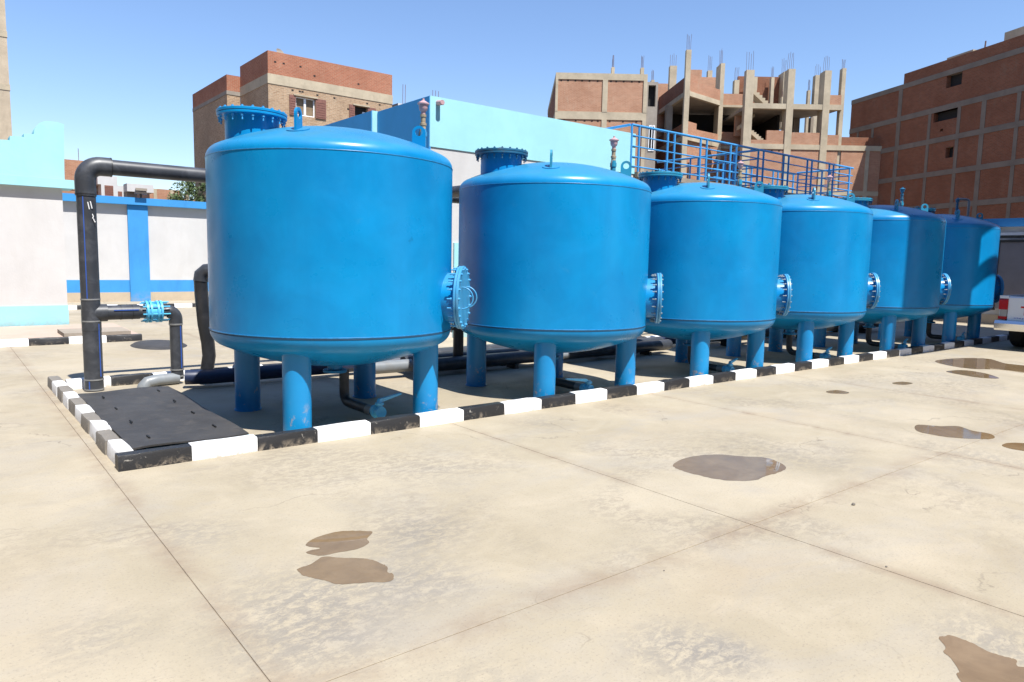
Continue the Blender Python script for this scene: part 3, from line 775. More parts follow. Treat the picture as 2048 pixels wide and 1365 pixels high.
# ------------------------------------------------------------------ cyan building behind the tanks
cb = thing('filter_building', 'cyan and grey flat-roofed building behind the first tanks, blue side wall', 'building', (7.64,12.2,0))
MB().box((0.02,.02,0),(5.87,8,3.77)).build('wall', MT['white_wall'], cb)
MB().box((0.0,0,3.77),(5.89,2.11,4.73)).build('parapet_front', MT['cyan_wall'], cb)
MB().box((0.0,0.001,0),(.02,2.11,3.768)).build('side_panel', MT['blue_side'], cb)
MB().box((-.012,.012,0),(-.002,2.10,4.72)).build('side_panel', MT['blue_side'], cb)
MB().box((-.13,2.115,0),(5.8,9.5,4.735)).build('rear_block', MT['cyan_wall'], cb)
MB().box((-.142,2.13,0),(-.132,9.5,4.73)).build('side_panel', MT['blue_side'], cb)
MB().box((.59,-.02,0),(2.1,.018,1.93)).build('dado_panel', MT['cyan_wall'], cb)
MB().tube([(.18,.1,4.63),(.18,-.16,4.60)], .05, 16).tube([(.18,-.16,4.60),(.18,-.163,4.60)], .04, 14).build('roof_spout', MT['pink'], cb, 40)

# ------------------------------------------------------------------ raised platform with railing
pf = thing('platform', 'raised concrete walkway platform behind the third to fifth tanks', 'platform', (13.54,12.1,0))
MB().box((0,0.0,3.70),(10.95,2.1,3.82)).build('deck', MT['conc_grey'], pf)
MB().box((0,.15,0),(10.8,.45,3.70)).build('basin_wall', MT['white_wall'], pf)
def railing(name_lab, pts, zs, post_at, pair=.27):
    r_ = thing('railing', name_lab, 'railing', (pts[0][0],pts[0][1],0))
    ox, oy = pts[0]
    (x0,y0),(x1,y1) = pts
    d = Vector((x1-x0,y1-y0)); L = d.length; d.normalize()
    for j, z in enumerate(zs):
        MB().tube([(0,0,z),(d.x*L,d.y*L,z)], .032 if j == 0 else .019, 10).build('rail', MT['rail'], r_, 50)
    for s in post_at:
        if s > L+.01: continue
        MB().tube([(d.x*s,d.y*s,3.83),(d.x*s,d.y*s,zs[0])], .03, 10).build('post', MT['rail'], r_, 50)
    return r_
ZS = [4.93,4.68,4.43,4.18,3.95]
railing('long blue railing along the front of the raised platform', ((13.38,12.2),(24.4,12.2)), ZS, [1.35*k for k in range(9)]+[1.35*k+.27 for k in range(9)])
railing('blue railing at the left end of the platform going back', ((13.36,12.24),(13.36,15.6)), ZS, [.9,1.2,2.2,2.5,3.3])
railing('blue railing crossing the platform in the middle', ((18.85,12.26),(18.85,16.0)), ZS, [.8,1.1,2.1,2.4,3.4])
railing('blue railing at the right end of the platform going back', ((24.35,12.26),(24.35,14.2)), ZS, [.7,1.0,1.9])
railing('blue railing along the rear of the platform', ((19.5,14.25),(24.3,14.25)), [z-.05 for z in ZS], [.2,.5,1.8,2.1,3.4,3.7,4.7])

# ------------------------------------------------------------------ left brick building
lb = thing('brick_building', 'red brick building with white-framed window rising behind the nearest tank', 'building', (16.38,44.56,0))
W_, D_ = 8.5, 5.05
def wall_with_holes(mb_, x0, x1, z0, z1, y0, y1, holes):
    # wall in xz plane between y0 (front) and y1, with rectangular holes (x0,x1,z0,z1)
    xs = sorted({x0, x1, *[h[0] for h in holes], *[h[1] for h in holes]})
    zs_ = sorted({z0, z1, *[h[2] for h in holes], *[h[3] for h in holes]})
    for a, b in zip(xs, xs[1:]):
        run = None
        for c, d in zip(zs_, zs_[1:]):
            cx, cz = (a+b)/2, (c+d)/2
            if any(h[0] < cx < h[1] and h[2] < cz < h[3] for h in holes):
                if run: mb_.box((a,y0,run[0]),(b,y1,run[1])); run = None
            else: run = (run[0], d) if run else (c, d)
        if run: mb_.box((a,y0,run[0]),(b,y1,run[1]))
    return mb_
win = [(1.72,2.98,10.34,11.48),(5.72,6.62,10.34,11.48)]
wall_with_holes(MB(), 0, W_, 0, 11.98, 0, .3, win).box((0,.301,0),(.3,D_,11.98)).box((W_-.3,.301,0),(W_,D_,11.98)).build('wall', MT['brick_rough'], lb)
MB().box((-.03,-.03,11.98),(W_+.03,D_,12.56)).build('concrete_band', MT['conc'], lb)
MB().box((0,0,12.56),(W_,.28,13.90)).box((0,.281,12.56),(.28,D_,13.9)).box((W_-.28,.281,12.56),(W_,D_,13.9)).build('parapet', MT['brick_orange'], lb)
for k, (a, b, c, d) in enumerate(win):
    wn = MB().box((a,.18,c),(b,.2,d)).build('window', MT['curtain'] if k == 0 else MT['painted_shade'], lb)
    fr = MB()
    if k == 0:
        fr.box((a,.10,c),(a+.07,.17,d)).box((b-.07,.10,c),(b,.17,d)).box((a+.07,.10,c),(b-.07,.17,c+.07)).box((a+.07,.10,d-.07),(b-.07,.17,d)).box(((a+b)/2-.07,.10,c+.07),((a+b)/2+.07,.17,d-.07))
        fr.build('frame', MT['white'], wn)
    else:
        fr.box((b-.28,.1,c+.35),(b-.1,.17,d-.3)); fr.build('frame', MT['white'], wn)
    MB().box((a-.15,-.12,d+.02),(b+.15,-.001,d+.10)).build('lintel', MT['conc'], wn)
    for s, x in ((-1, a), (1, b)):
        shx = (x-.42, x-.02) if s < 0 else (x+.02, x+.72)
        if k == 1: shx = (x-.40, x-.02) if s < 0 else (x+.02, x+.62)
        st = MB().box((shx[0],-.07,c-.03),(shx[1],-.02,d+.03)).build('shutter', MT['shutter'], lb)
        for q in range(7):
            z = c+.06+q*(d-c-.12)/7
            MB().box((shx[0]+.05,-.085,z),(shx[1]-.05,-.071,z+.09)).build('slat', MT['shutter'], st)
MB().box((-.87,5.06,0),(-.001,13,12.0)).build('side_wall', MT['brick_rough'], lb)
MB().box((-.9,5.03,12.0),(.1,13,12.25)).build('concrete_band', MT['conc_grey'], lb)
MB().box((-.87,5.06,12.25),(.1,13,13.26)).build('side_parapet', MT['brick_orange'], lb)
MB().tube([(1.1,1.0,13.9),(1.1,1.0,14.05)], .05, 8).lathe([(0,0),(.2,.03),(.3,.1)], 16, axis_matrix((1.1,.95,14.1),(.3,-.8,.5))).build('satellite_dish', MT['conc_grey'], lb, 40)
ph = MB(); rnd_ = random.Random(4)
for k in range(16):
    x = rnd_.uniform(.3,8.2); z = rnd_.choice([11.8,11.75,11.2,12.9,13.3]); ph.box((x-.07,-.006 if z < 12 else -.005,z-.05),(x+.07,.004,z+.05))
tag(ph.build('putlog_hole', MT['painted_shade'], lb), kind='stuff')
wh = thing('white_house', 'white flat roof corner showing right of the red brick building', 'house', (26.2,46,0))
MB().box((0,0,0),(4,6,12.2)).build('wall', MT['white_wall'], wh)
MB().box((-.1,-.1,12.2),(4.1,6.1,12.45)).build('roof', MT['white_wall'], wh)
for x in (.5,.7,3.0,3.25,3.5): MB().tube([(x,.3,12.4),(x+.02,.3,13.9)], .02, 5).build('rebar', MT['rebar'], wh)

# ------------------------------------------------------------------ left background houses
tt = thing('tan_tower', 'tall tan building edge at the far left of the frame', 'building', (-6,54.3,0))
MB().box((0,0,8.1),(10.12,9,26)).build('wall', MT['tan'], tt)
MB().box((.02,.02,0),(10.1,9,8.1)).build('lower_wall', MT['brick_pale'], tt)
for z in (11.2,14.3,17.4,20.5): MB().box((0,-.03,z),(10.15,9,z+.35)).build('floor_band', MT['conc'], tt)
hb = thing('brick_house', 'orange brick house peeking over the boundary wall left of the pipe riser', 'house', (4.5,57.5,0))
MB().box((0,0,0),(4.7,6,7.75)).build('wall', MT['brick_pale'], hb)
MB().box((-.03,-.03,5.75),(4.73,0,5.95)).build('floor_band', MT['conc'], hb)
for x in (.6,2.2,3.6): MB().tube([(x,.5,7.7),(x,.5,8.6)], .02, 5).build('rebar', MT['rebar'], hb)
ww = thing('white_house', 'white house with brown shutters behind the boundary wall', 'house', (9.1,56.2,0))
MB().box((0,0,0),(2.2,6,6.15)).box((-.2,0,6.15),(1.0,6,6.75)).build('wall', MT['white_wall'], ww)
sh_ = MB().box((.2,-.06,5.2),(.72,-.01,6.1)).build('shutter', MT['shutter'], ww)
for k in range(6): MB().box((.22,-.075,5.25+k*.14),(.70,-.061,5.33+k*.14)).build('slat', MT['shutter'], sh_)
MB().box((1.0,-.06,5.3),(1.25,-.01,5.75)).build('shutter', MT['shutter'], ww)
MB().box((1.35,-1.2,5.72),(3.0,-.001,6.25)).build('balcony', MT['white_wall'], ww)
MB().box((1.4,-.9,5.3),(2.0,-.01,5.7)).build('balcony_shade', MT['conc_grey'], ww)
fo = thing('brick_house', 'distant unfinished orange brick house left of the tree', 'house', (14.2,66,0))
MB().box((0,0,0),(6,6,6.2)).box((0,0,6.2),(2.4,6,6.9)).build('wall', MT['brick_pale'], fo)
for x in (.3,1.6,2.8,4.0,4.6): MB().box((x,-.05,6.0),(x+.25,.2,6.9)).build('column', MT['conc'], fo)
lo_ = thing('lean_to', 'low brown roofed shed just behind the boundary wall', 'shed', (9.2,48,0))
MB().box((0,0,0),(4.5,3,4.5)).build('wall', MT['brick_pale'], lo_)
MB().box((-.3,-.4,4.5),(4.8,3.2,4.68)).build('roof', MT['shutter'], lo_)

def tree(name, lab, loc, h, rad, crown_z, n):
    t_ = thing(name, lab, 'tree', loc)
    rnd = random.Random(5)
    tr = MB().tube([(0,0,0),(.05,0,h*.35),(-.05,.05,h*.6),(.02,.02,h*.8)], [.14,.11,.07,.03], 8)
    for k in range(7):
        a = k*2.4; z0 = h*(.35+.06*k)
        tr.tube([(0,0,z0),(.5*rad*math.cos(a),.5*rad*math.sin(a),z0+.5),(.85*rad*math.cos(a),.85*rad*math.sin(a),z0+.9)], [.05,.03,.012], 5)
    tr.build('trunk', MT['bark'], t_, 50)
    lf = MB()
    clumps = []
    for k in range(26):
        a = rnd.uniform(0,2*PI); rr = rad*rnd.uniform(.25,1.0); z = crown_z+rnd.uniform(-.75,.75)*(h-crown_z)
        clumps.append((rr*math.cos(a)*(1-.3*abs(z-crown_z)), rr*math.sin(a), z, rnd.uniform(.25,.55)))
    for k in range(n):
        cx, cy, cz, cr = rnd.choice(clumps)
        p = Vector((rnd.gauss(0,1),rnd.gauss(0,1),rnd.gauss(0,.8))); p = p.normalized()*cr*rnd.uniform(.3,1.05)
        c = Vector((cx,cy,cz))+p
        d = Vector((rnd.gauss(0,1),rnd.gauss(0,1),rnd.gauss(0,.6)-.3)).normalized()
        s_ = d.cross(Vector((rnd.gauss(0,1),rnd.gauss(0,1),rnd.gauss(0,1)))).normalized()
        L = rnd.uniform(.07,.15); w2 = L*.32
        lf.add([c-d*L*.5, c+s_*w2, c+d*L*.5, c-s_*w2], [(0,1,2,3)])
    tag(lf.build('crown', MT['leaf'], t_), kind='stuff')
    return t_
tree('leafy_tree', 'green leafy tree behind the boundary wall left of the nearest tank', (10.55,40.2,0), 5.5, 1.15, 4.4, 5200)

# ------------------------------------------------------------------ unfinished concrete building (own axes: x along facade, y away, z up)
K = 1.16
def Z(z): return 1.6+(z-1.6)*K
ub = thing('unfinished_building', 'unfinished building of bare concrete columns and brick infill with rebar on top', 'building', (58*math.sin(yaw), 58*math.cos(yaw), 0), -yaw)
def part(name, mat, *boxes, parent=ub):
    m = MB()
    for (x0,x1,y0,y1,z0,z1) in boxes: m.box((x0*K,y0,Z(z0) if z0 > 0 else -.3),(x1*K,y1,Z(z1)))
    return m.build(name, MT[mat], parent)
def rebars(x0, x1, y, z0, z1, n=4, parent=ub):
    m = MB()
    for k in range(n):
        x = x0+(x1-x0)*k/(n-1); j = random.uniform(-.06,.06)
        m.tube([(x*K,y,Z(z0)-.2),(x*K+j*.4,y+j,Z((z0+z1)/2)),(x*K+j,y+j*.5,Z(z1-random.uniform(0,.2)))], .013, 4)
    m.build('rebar', MT['rebar'], parent)
def column(x0, x1, y0, z0, z1, dep=.45, reb=.9, mat='conc'):
    part('column', mat, (x0,x1,y0,y0+dep,z0,z1))
    if reb: rebars(x0+.04, x1-.04, y0+dep/2, z1, z1+reb)
# left wing
holes = [(8.85*K,9.35*K,Z(12.14),Z(13.54)),(8.98*K,9.38*K,Z(9.2),Z(10.9))]
part('wall_panel', 'brick_pale', (2.75,5.75,.06,.3,11.7,13.8)); part('wall_panel', 'brick_pale', (6.1,8.5,.06,.3,11.7,13.8))
part('wall_panel', 'brick_pale', (2.75,5.75,.06,.3,6,11.2)); part('wall_panel', 'brick_pale', (6.1,8.5,.06,.3,6,11.2)); part('wall_panel', 'brick_pale', (2.6,8.6,.06,.3,0,6))
part('beam', 'conc', (2.58,8.75,0,.35,13.8,14.22)); part('beam', 'conc', (2.58,8.75,0,.35,11.2,11.7))
for a, b in ((2.58,2.75),(5.75,6.1),(8.5,8.75)): 
    part('column', 'conc', (a,b,-.02,.34,11.7,13.8)); part('column', 'conc', (a,b,-.02,.34,0,11.2))
wall_with_holes(MB(), 8.75*K, 9.5*K, -.3, Z(13.75), .1, .5, holes).build('wall_panel', MT['conc_grey'], ub)
part('painted_window_dark', 'painted_shade', (8.8,9.45,.52,.6,9.0,13.7))
part('window_frame', 'white', (8.98,9.03,.05,.2,9.2,10.9),(9.17,9.22,.05,.2,9.2,10.9),(9.33,9.38,.05,.2,9.2,10.9),(9.03,9.33,.05,.2,9.2,9.28),(9.03,9.33,.05,.2,10.82,10.9))
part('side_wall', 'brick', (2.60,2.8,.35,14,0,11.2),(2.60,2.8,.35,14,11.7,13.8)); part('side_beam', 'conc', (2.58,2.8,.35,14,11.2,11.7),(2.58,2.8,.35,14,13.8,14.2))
part('roof_slab', 'conc', (2.8,8.75,.35,14,13.9,14.15))
column(6.4,6.6,.8,14.1,14.82); column(8.36,8.58,.6,14.1,14.78)
part('roof_wall', 'brick_pale', (6.6,8.3,5,5.3,14.1,14.45))
def putlogs(z, xs_, y=.045):
    m = MB()
    for x in xs_: m.box(((x-.06)*K,y,Z(z)-.05),((x+.06)*K,y+.01,Z(z)+.05))
    tag(m.build('putlog_hole', MT['painted_shade'], ub), kind='stuff')
putlogs(13.72, [2.95,3.4,3.9,4.35,4.85,5.4,6.3,6.65,7.15,7.7,8.2]); putlogs(11.1, [3.2,4.0,4.6,5.1,5.5,6.3,7.2,8.1]); putlogs(9.4, [16.3,16.9,17.4,17.9], .085)
# recessed wall between the wing and the corner bay
part('wall_panel', 'brick_pale', (9.5,12.6,8,8.3,0,15.3))
column(9.55,9.78,3.5,0,14.6,.5,.8); column(11.15,11.65,5.2,13.6,16.0,.6,1.0)
# corner bay: wedge plan with columns at its three visible corners
cA, cB, cC = (11.45*K,.2), (14.75*K,3.9), (10.9*K,8.0)
def wedge(name, mat, p, q, wd, z0, z1): return MB().obox(p, q, wd, Z(z0), Z(z1)).build(name, MT[mat], ub)
column(11.28,11.62,0,0,15.87,.42,1.1)
part('column', 'conc', (14.5,14.8,3.7,5.1,0,15.9)); rebars(14.55,14.75,4.4,15.9,17.1)
wedge('beam', 'conc', cA, cB, .3, 12.98, 13.3); wedge('beam', 'conc', cC, cA, .3, 12.98, 13.3)
wedge('parapet', 'brick_pale', (cA[0]+.1,cA[1]+.35), cB, .24, 13.3, 14.05)
wedge('parapet', 'brick_pale', (cA[0]+.15,cA[1]+.4), (cA[0]+1.2,cA[1]+1.5), .22, 14.05, 14.5)
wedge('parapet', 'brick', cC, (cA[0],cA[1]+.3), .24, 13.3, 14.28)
MB().prism([(cA[0]+.1,cA[1]+.3),(cB[0],cB[1]),(cB[0]+3,cB[1]+8),(cC[0]+.2,cC[1])], Z(13.05), Z(13.25)).build('floor_slab', MT['conc_grey'], ub)
part('column', 'conc_grey', (10.85,11.3,4.2,4.9,10.4,13.0)); part('column', 'conc_grey', (13.1,13.4,9,9.5,10,13.0))
wedge('beam', 'conc', cA, cB, .3, 10.05, 10.38); wedge('beam', 'conc', cC, cA, .3, 10.05, 10.38)
wedge('parapet', 'brick_pale', (cA[0]+.1,cA[1]+.35), (cA[0]+1.3,cA[1]+1.6), .24, 10.38, 11.35)
wedge('parapet', 'brick_pale', (cA[0]+1.3,cA[1]+1.6), cB, .24, 10.38, 10.95)
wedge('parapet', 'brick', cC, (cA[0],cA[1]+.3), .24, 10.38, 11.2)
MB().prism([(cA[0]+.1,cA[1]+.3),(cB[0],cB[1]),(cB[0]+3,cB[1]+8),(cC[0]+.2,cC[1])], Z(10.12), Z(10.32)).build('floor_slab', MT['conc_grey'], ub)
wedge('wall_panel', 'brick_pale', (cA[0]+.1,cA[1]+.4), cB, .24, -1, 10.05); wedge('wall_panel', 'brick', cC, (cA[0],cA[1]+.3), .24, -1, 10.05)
ang = math.atan2(cB[1]-cA[1], cB[0]-cA[0])
for s0, s1, z0, z1 in ((.55,.95,7.3,8.6),(1.7,2.9,7.2,8.6)):
    dx, dy = math.cos(ang), math.sin(ang)
    MB().obox((cA[0]+.1+dx*s0+.02*dy,cA[1]+.38+dy*s0-.02*dx),(cA[0]+.1+dx*s1+.02*dy,cA[1]+.38+dy*s1-.02*dx), .1, Z(z0), Z(z1)).build('painted_window_dark', MT['painted_shade'], ub)
# middle recess
part('parapet', 'brick_pale', (14.85,16.3,4.2,4.45,13.1,13.9)); part('beam', 'conc', (14.85,16.4,4.1,4.5,12.95,13.1))
part('floor_slab', 'conc_grey', (14.85,16.5,4.5,12,12.97,13.1)); part('parapet', 'brick_pale', (14.85,16.4,4.2,4.45,10.2,11.2)); part('wall_panel', 'brick_pale', (14.85,16.4,4.2,4.5,0,10.0)); part('beam', 'conc', (14.85,16.4,4.1,4.5,10.0,10.2))
part('shade_back_wall', 'painted_shade', (11.3,18.6,7.5,7.7,9.5,12.95)); part('shade_partition', 'painted_shade', (18.4,18.55,2.5,7.5,9.8,12.2))  # walls added in near-black so the bays carry painted room shade
# main facade to the right
column(15.38,15.92,0,0,14.65,.6,1.3); column(18.2,18.66,0,0,14.77,.9,1.3); column(20.65,21.1,0,0,14.72,1.0,1.1); column(21.88,22.14,.2,0,14.93,.5,.8)
part('beam', 'conc', (15.92,21.96,-.02+.05,.5,12.16,12.5)); part('beam', 'conc', (15.92,26.5,.04,.5,9.5,9.84))
MB().prism([(15.5*K,.5),(21.9*K,.5),(21.7*K,1.6),(21.2*K,2.6),(20.4*K,4.0),(19.4*K,6.0),(18.9*K,9),(15.5*K,10)], Z(12.2), Z(12.42)).build('floor_slab', MT['conc_grey'], ub)
MB().prism([(15.5*K,.5),(26.4*K,.5),(26.4*K,4),(19*K,12),(15.5*K,12)], Z(9.55), Z(9.78)).build('floor_slab', MT['conc_grey'], ub)
part('column', 'conc_grey', (19.9,20.35,3.6,4.1,9.8,12.2)); part('column', 'conc', (19.55,19.7,4.8,5.2,9.8,12.2)); part('column', 'conc_grey', (21.0,21.2,3.2,3.7,9.8,12.2))
part('parapet', 'brick_pale', (17.0,18.2,.1,.34,9.84,10.74),(15.95,17.0,.1,.34,9.84,10.1)); part('parapet', 'brick_pale', (18.66,20.65,.1,.34,9.84,10.64)); part('parapet', 'brick_pale', (21.1,21.9,.1,.34,9.84,10.52)); part('parapet', 'brick', (22.14,26.5,.25,.5,9.84,10.42))
part('parapet', 'brick_pale', (21.12,21.9,.12,.34,12.5,13.15))
for a, b in ((15.95,18.2),(18.66,20.65),(21.12,21.88),(22.14,23.8),(24.05,26.5)):
    part('wall_panel', 'brick_pale', (a,b,.1,.34,6.8,9.5)); part('wall_panel', 'brick_pale', (a,b,.1,.34,0,6.5))
part('beam', 'conc', (15.92,26.5,.06,.5,6.5,6.8)); part('column', 'conc', (23.8,24.05,.04,.5,0,9.5))
# stairs
def stair(x0, z0, x1, z1, y0, y1, th=.32):
    m = MB(); n = 8
    poly = [(x0*K,Z(z0)-th),(x0*K,Z(z0))]
    for k in range(n):
        xa = x0+(x1-x0)*(k+1)/n; za = z0+(z1-z0)*k/n; zb_ = z0+(z1-z0)*(k+1)/n
        poly += [(xa*K,Z(za)),(xa*K,Z(zb_))]
    poly += [(x1*K,Z(z1)-th)]
    m.extrude(poly, y0, y1); m.build('stair_flight', MT['conc'], ub)
stair(15.95,14.05,17.6,12.62,1.6,2.8); stair(15.95,10.95,17.3,9.9,.7,1.9)
part('stair_wall', 'brick_pale', (15.6,16.7,3.2,3.45,10.8,12.2)); stair(15.7,11.4,16.7,12.25,2.2,3.1)
# roof structures further back
part('roof_wall', 'brick', (17.4,21.7,10,10.3,12.4,16.4)); part('roof_wall', 'brick_pale', (13.2,14.3,9,9.3,13,16.6)); part('roof_wall', 'brick_pale', (14.3,15.6,9.2,9.5,13,16.1))
column(14.9,15.25,9.6,13,16.7,.5,1.2); column(17.0,17.38,9.5,13,16.0,.6,1.1); column(20.66,21.02,9,12.4,16.6,1.4,1.2); column(19.78,20.02,9.2,12.4,16.2,.5,.9); column(23.3,23.8,9.5,9,16.5,.6,.9); column(22.9,23.1,9.8,9,15.4,.4,.9); column(19.35,19.5,4.9,12.4,13.9,.4,.6)
part('roof_wall', 'conc', (17.9,18.7,9.2,9.5,15.2,16.2))

# ------------------------------------------------------------------ tall brick building at right
KR = .86
az = R_(26.2)
rb = thing('tall_brick_building', 'tall red brick building with concrete grid and shaded side wall at right', 'building', (70.38*KR, 35.83*KR, 0), 0)
# local x runs from the far end towards the camera along the wall, y into the building
rb.rotation_euler.z = math.atan2(-math.cos(az), -math.sin(az))
def ZR(z): return 1.6+(z-1.6)*KR
def rpart(name, mat, *bx_):
    m = MB()
    for (s0,s1,y0,y1,z0,z1) in bx_: m.box((s0*KR,y0,ZR(z0) if z0 > 0 else -.3),(s1*KR,y1,ZR(z1)))
    return m.build(name, MT[mat], rb)
rholes = [(11.55,13.1,16.3,17.3),(10.5,12.95,13.75,14.53),(12.08,12.85,10.65,11.5),(11.3,11.6,12.9,13.1),(10.9,11.2,9.4,9.6)]
lv = [(17.72,.42),(14.98,.45),(12.45,.42),(9.72,.42),(7.0,.42),(4.3,.4)]
cols = [(1.1,.25),(3.1,.3),(6.3,.45),(9.95,.3),(12.98,.32),(15.25,.42),(18.3,.32),(21.5,.35),(25,.4)]
zz = [0]+[z for z, _ in lv][::-1]
# wall sheet with window holes, beams and columns standing slightly proud
m = MB()
hs = [(a*KR,b*KR,ZR(c),ZR(d)) for a,b,c,d in rholes]
wall_with_holes(m, 0, 28*KR, -.3, ZR(17.3), .04, .4, hs)
m.build('wall', MT['brick'], rb)
rpart('wall_top', 'brick', (6.75,28,.04,.4,17.7,18.6))
for z, t in lv: rpart('beam', 'conc_dark', (0 if z > 9 else 0,28,0,.41,z-t,z))
for x, wdt in cols:
    for (a, b) in ((-1,4.3-.4),(4.3,7.0-.42),(7.0,9.72-.42),(9.72,12.45-.42),(12.45,14.98-.45)):
        rpart('column', 'conc_dark', (x,x+wdt,.012,.41,a,b))
rpart('column', 'conc_dark', (6.3,6.75,.012,.41,14.98,17.3))
for a,b,c,d in rholes: rpart('painted_window_dark', 'painted_shade', (a-.05,b+.05,.402,.5,c-.05,d+.05))  # near-black plates put the shade of the rooms into the openings
rpart('roof_slab', 'conc_dark', (0,28,.41,12,17.3,17.6)); rpart('end_wall', 'brick', (0,.3,.41,12,0,17.3)); rpart('near_wall', 'brick', (27.7,28,.41,12,0,17.3))
rpart('roof_block', 'conc', (10.3,12.9,.9,2.6,17.6,19.1)); rpart('roof_block', 'conc', (15.6,17.6,1.0,3,17.6,19.6))
MB().tube([(13.6*KR,1.2,ZR(17.6)),(13.7*KR,1.2,ZR(19.55))], .05, 5).build('antenna', MT['rebar'], rb)

# ------------------------------------------------------------------ right boundary wall, gate, pickup
rw = thing('boundary_wall', 'shaded boundary wall with blue cap behind the last tank', 'wall', (24.6,-1,0))
MB().box((0,0,.3),(.25,13,2.88)).build('wall_panel', MT['white_wall'], rw)
MB().box((-.02,0,0),(.25,13,.3)).build('plinth', MT['plinth'], rw)
MB().box((-.15,0,2.88),(.38,13,3.12)).build('cap_beam', MT['blue_paint'], rw)
sg = thing('sliding_gate', 'grey steel gate panel with white top bar beside the last tank', 'gate', (24.25,3.2,0))
MB().box((0,.0,.5),(.06,4.42,2.42)).build('gate_panel', MT['gate_metal'], sg)
MB().box((-.02,0,2.42),(.08,4.5,2.49)).box((-.02,4.42,.45),(.08,4.5,2.419)).box((-.02,0,2.54),(.08,4.5,2.615)).build('gate_frame', MT['black_clean'], sg)
MB().box((-.03,0,2.62),(.09,4.5,2.70)).build('top_bar', MT['white'], sg)
for y in (0.3,4.2): MB().box((0,y-.05,0),(.06,y+.05,.5)).build('post', MT['black_clean'], sg)

tk = thing('pickup_truck', 'white pickup truck seen from behind at the right edge, red tail light', 'pickup', (16.95,4.34,0))
# local: x forward, y left; rear plane at x=0
def chamf(x0,x1,y0,y1,z0,z1,name,mat,parent=tk,b=.03):
    m = MB(); m.extrude([(x0,z0),(x1,z0),(x1,z1-b),(x1-b,z1),(x0+b,z1),(x0,z1-b)], y0, y1); return m.build(name, MT[mat], parent)
bed = chamf(.05,1.75,.80,.90,.52,1.10,'bed_side','car_white'); chamf(.05,1.75,-.90,-.80,.52,1.10,'bed_side','car_white')
chamf(.10,1.72,-.80,.80,.52,.62,'bed_floor','rubber')
tg = chamf(0,.06,-.74,.74,.56,1.09,'tailgate','car_white')
MB().box((-.012,-.22,.93),(-.001,.22,.99)).build('tailgate_handle', MT['chrome'], tg)
MB().box((-.004,.36,.865),(-.001,.52,.90)).box((-.004,.42,.72),(-.001,.46,.865)).build('letter', MT['letter_red'], tg)
sq = MB(); random.seed(11)
for k in range(16):
    y = .62-k*.045; sq.tube([(-.003,y,.655+random.uniform(-.012,.012)),(-.003,y-.03,.655+random.uniform(-.015,.02))], .006, 5)
sq.build('lettering', MT['letter_blue'], tg)
for s in (-1,1):
    tl = chamf(-.02,.10,min(s*.745,s*.90),max(s*.745,s*.90),.82,1.04,'tail_light','car_red')
    MB().box((-.015,min(s*.75,s*.87),.68),(.1,max(s*.75,s*.87),.818)).build('lens', MT['car_clear'], tl)
    MB().box((-.012,min(s*.75,s*.90),.62),(.1,max(s*.75,s*.90),.679)).build('lens', MT['car_red'], tl)
    MB().box((0,min(s*.745,s*.9),1.042),(.1,max(s*.745,s*.9),1.10)).build('corner_cap', MT['car_white'], tl)
MB().extrude([(-.13,.44),(-.10,.40),(.05,.40),(.05,.60),(-.10,.60),(-.14,.54)], -.92, .92).build('bumper', MT['chrome'], tk, 30)
m = MB(); prof = [(1.78,.45),(3.35,.45),(4.95,.45),(5.05,.62),(5.0,.95),(4.75,1.05),(3.75,1.12),(3.2,1.62),(2.9,1.72),(2.0,1.74),(1.85,1.66),(1.78,1.1)]
m.extrude(prof, -.88, .88).build('cab', MT['car_white'], tk, 20)
MB().box((1.765,-.7,1.18),(1.779,.7,1.6)).build('rear_window', MT['glass'], tk)
for s in (-1,1): MB().extrude([(2.0,1.15),(3.55,1.15),(3.15,1.58),(2.05,1.6)], s*.885-.004, s*.885+.004).build('side_window', MT['glass'], tk)
MB().box((.3,-.6,.36),(4.6,.6,.5)).build('chassis', MT['rubber'], tk)
for x in (1.0,4.05):
    for s in (-1,1):
        wl = MB().lathe([(.22,-.125),(.34,-.125),(.375,-.09),(.38,0),(.375,.09),(.34,.125),(.22,.125)], 32, axis_matrix((x,s*.76,.38),(0,1,0))).build('wheel', MT['rubber'], tk, 40)
        MB().lathe([(0,-.05),(.2,-.06),(.225,-.12),(.225,.12),(.2,.06),(0,.05)], 24, axis_matrix((x,s*.76,.38),(0,1,0))).build('rim', MT['chrome'], wl, 40)

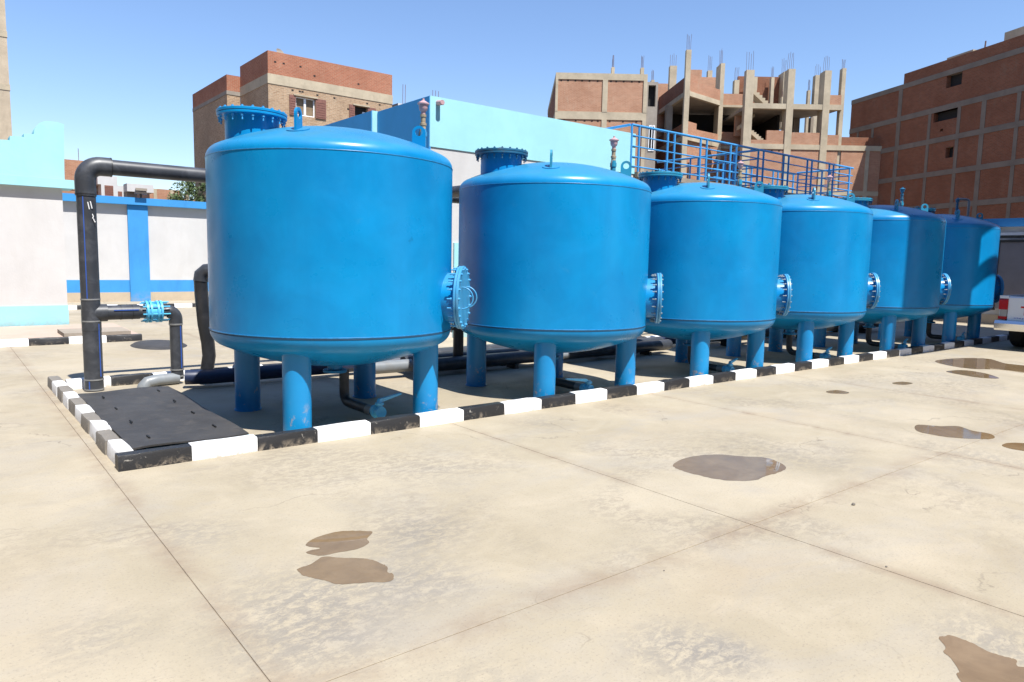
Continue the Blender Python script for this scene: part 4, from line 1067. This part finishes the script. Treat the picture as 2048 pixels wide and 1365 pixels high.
# ------------------------------------------------------------------ unseen block inferred from the shadow on the last tanks, its form made up
ab = thing('unseen_block', 'unseen block right of the frame, shaped to cast the shadow on the last tanks', 'building', (13.8,2.7,0))
MB().box((3.9,-11.5,0),(9.4,0,24)).build('shadow_block', MT['brick'], ab)
for z in (5.4,8.5,11.6,14.7,17.8,20.9): MB().box((3.87,-11.53,z),(9.43,.03,z+.35)).build('floor_band', MT['conc'], ab)
wall_with_holes(MB(), 0, 3.895, 5.75, 13.5, -.12, 0, [(1.02,2.45,6.5,12.9),(3.0,3.79,6.05,6.95),(3.1,3.85,7.15,7.95)]).build('shadow_facade', MT['brick'], ab)  # openings cut to shape the sunlit patches on the last tanks
MB().box((3.07,-.4,0),(3.895,0,5.745)).build('shadow_pier', MT['conc'], ab)

# unseen blocks added behind and left of the camera to cut sky light
def sky_blocker(lab, loc, sx, sy, h):
    nb = thing('unseen_block', lab, 'building', loc)
    MB().box((0,0,0),(sx,sy,h)).build('wall', MT['conc_dark'], nb)
    z = 3.2
    while z < h-.4:
        MB().box((-.04,-.04,z),(sx+.04,sy+.04,z+.35)).build('floor_band', MT['conc_grey'], nb); z += 3.1
    MB().box((-.05,-.05,h),(sx+.05,sy+.05,h+.2)).build('roof', MT['conc_grey'], nb)
sky_blocker('unseen sky-blocking block added behind the camera', (-20,-28,0), 16, 14, 17.5)
sky_blocker('wider unseen sky-blocking block added behind the camera, right', (-2.5,-29,0), 15.5, 14, 19)
sky_blocker('unseen sky-blocking block added to the left of the yard', (-30,-10,0), 14, 18, 16)
sky_blocker('second unseen sky-blocking block added to the left of the yard, further back', (-31,10,0), 14, 22, 18)

# ------------------------------------------------------------------ pebbles
for k, (x, y, s) in enumerate(((4.78,2.22,.016),(3.92,1.62,.008),(5.1,3.0,.007),(2.9,2.3,.006))):
    m = MB(); m.lathe([(0,-.3),(.7,-.2),(1,.1),(.6,.6),(0,.75)], 7)
    o = m.build('pebble', MT['stone'], None, None, (x,y,s*.3)); o.scale = (s,s*.8,s)
    tag(o, ['largest dark pebble on the slab below the oval puddle','tiny pebble on the slab below the largest pebble','tiny pebble near the oval puddle','tiny pebble in the middle of the foreground slab'][k], 'pebble', 'pebbles on the yard')
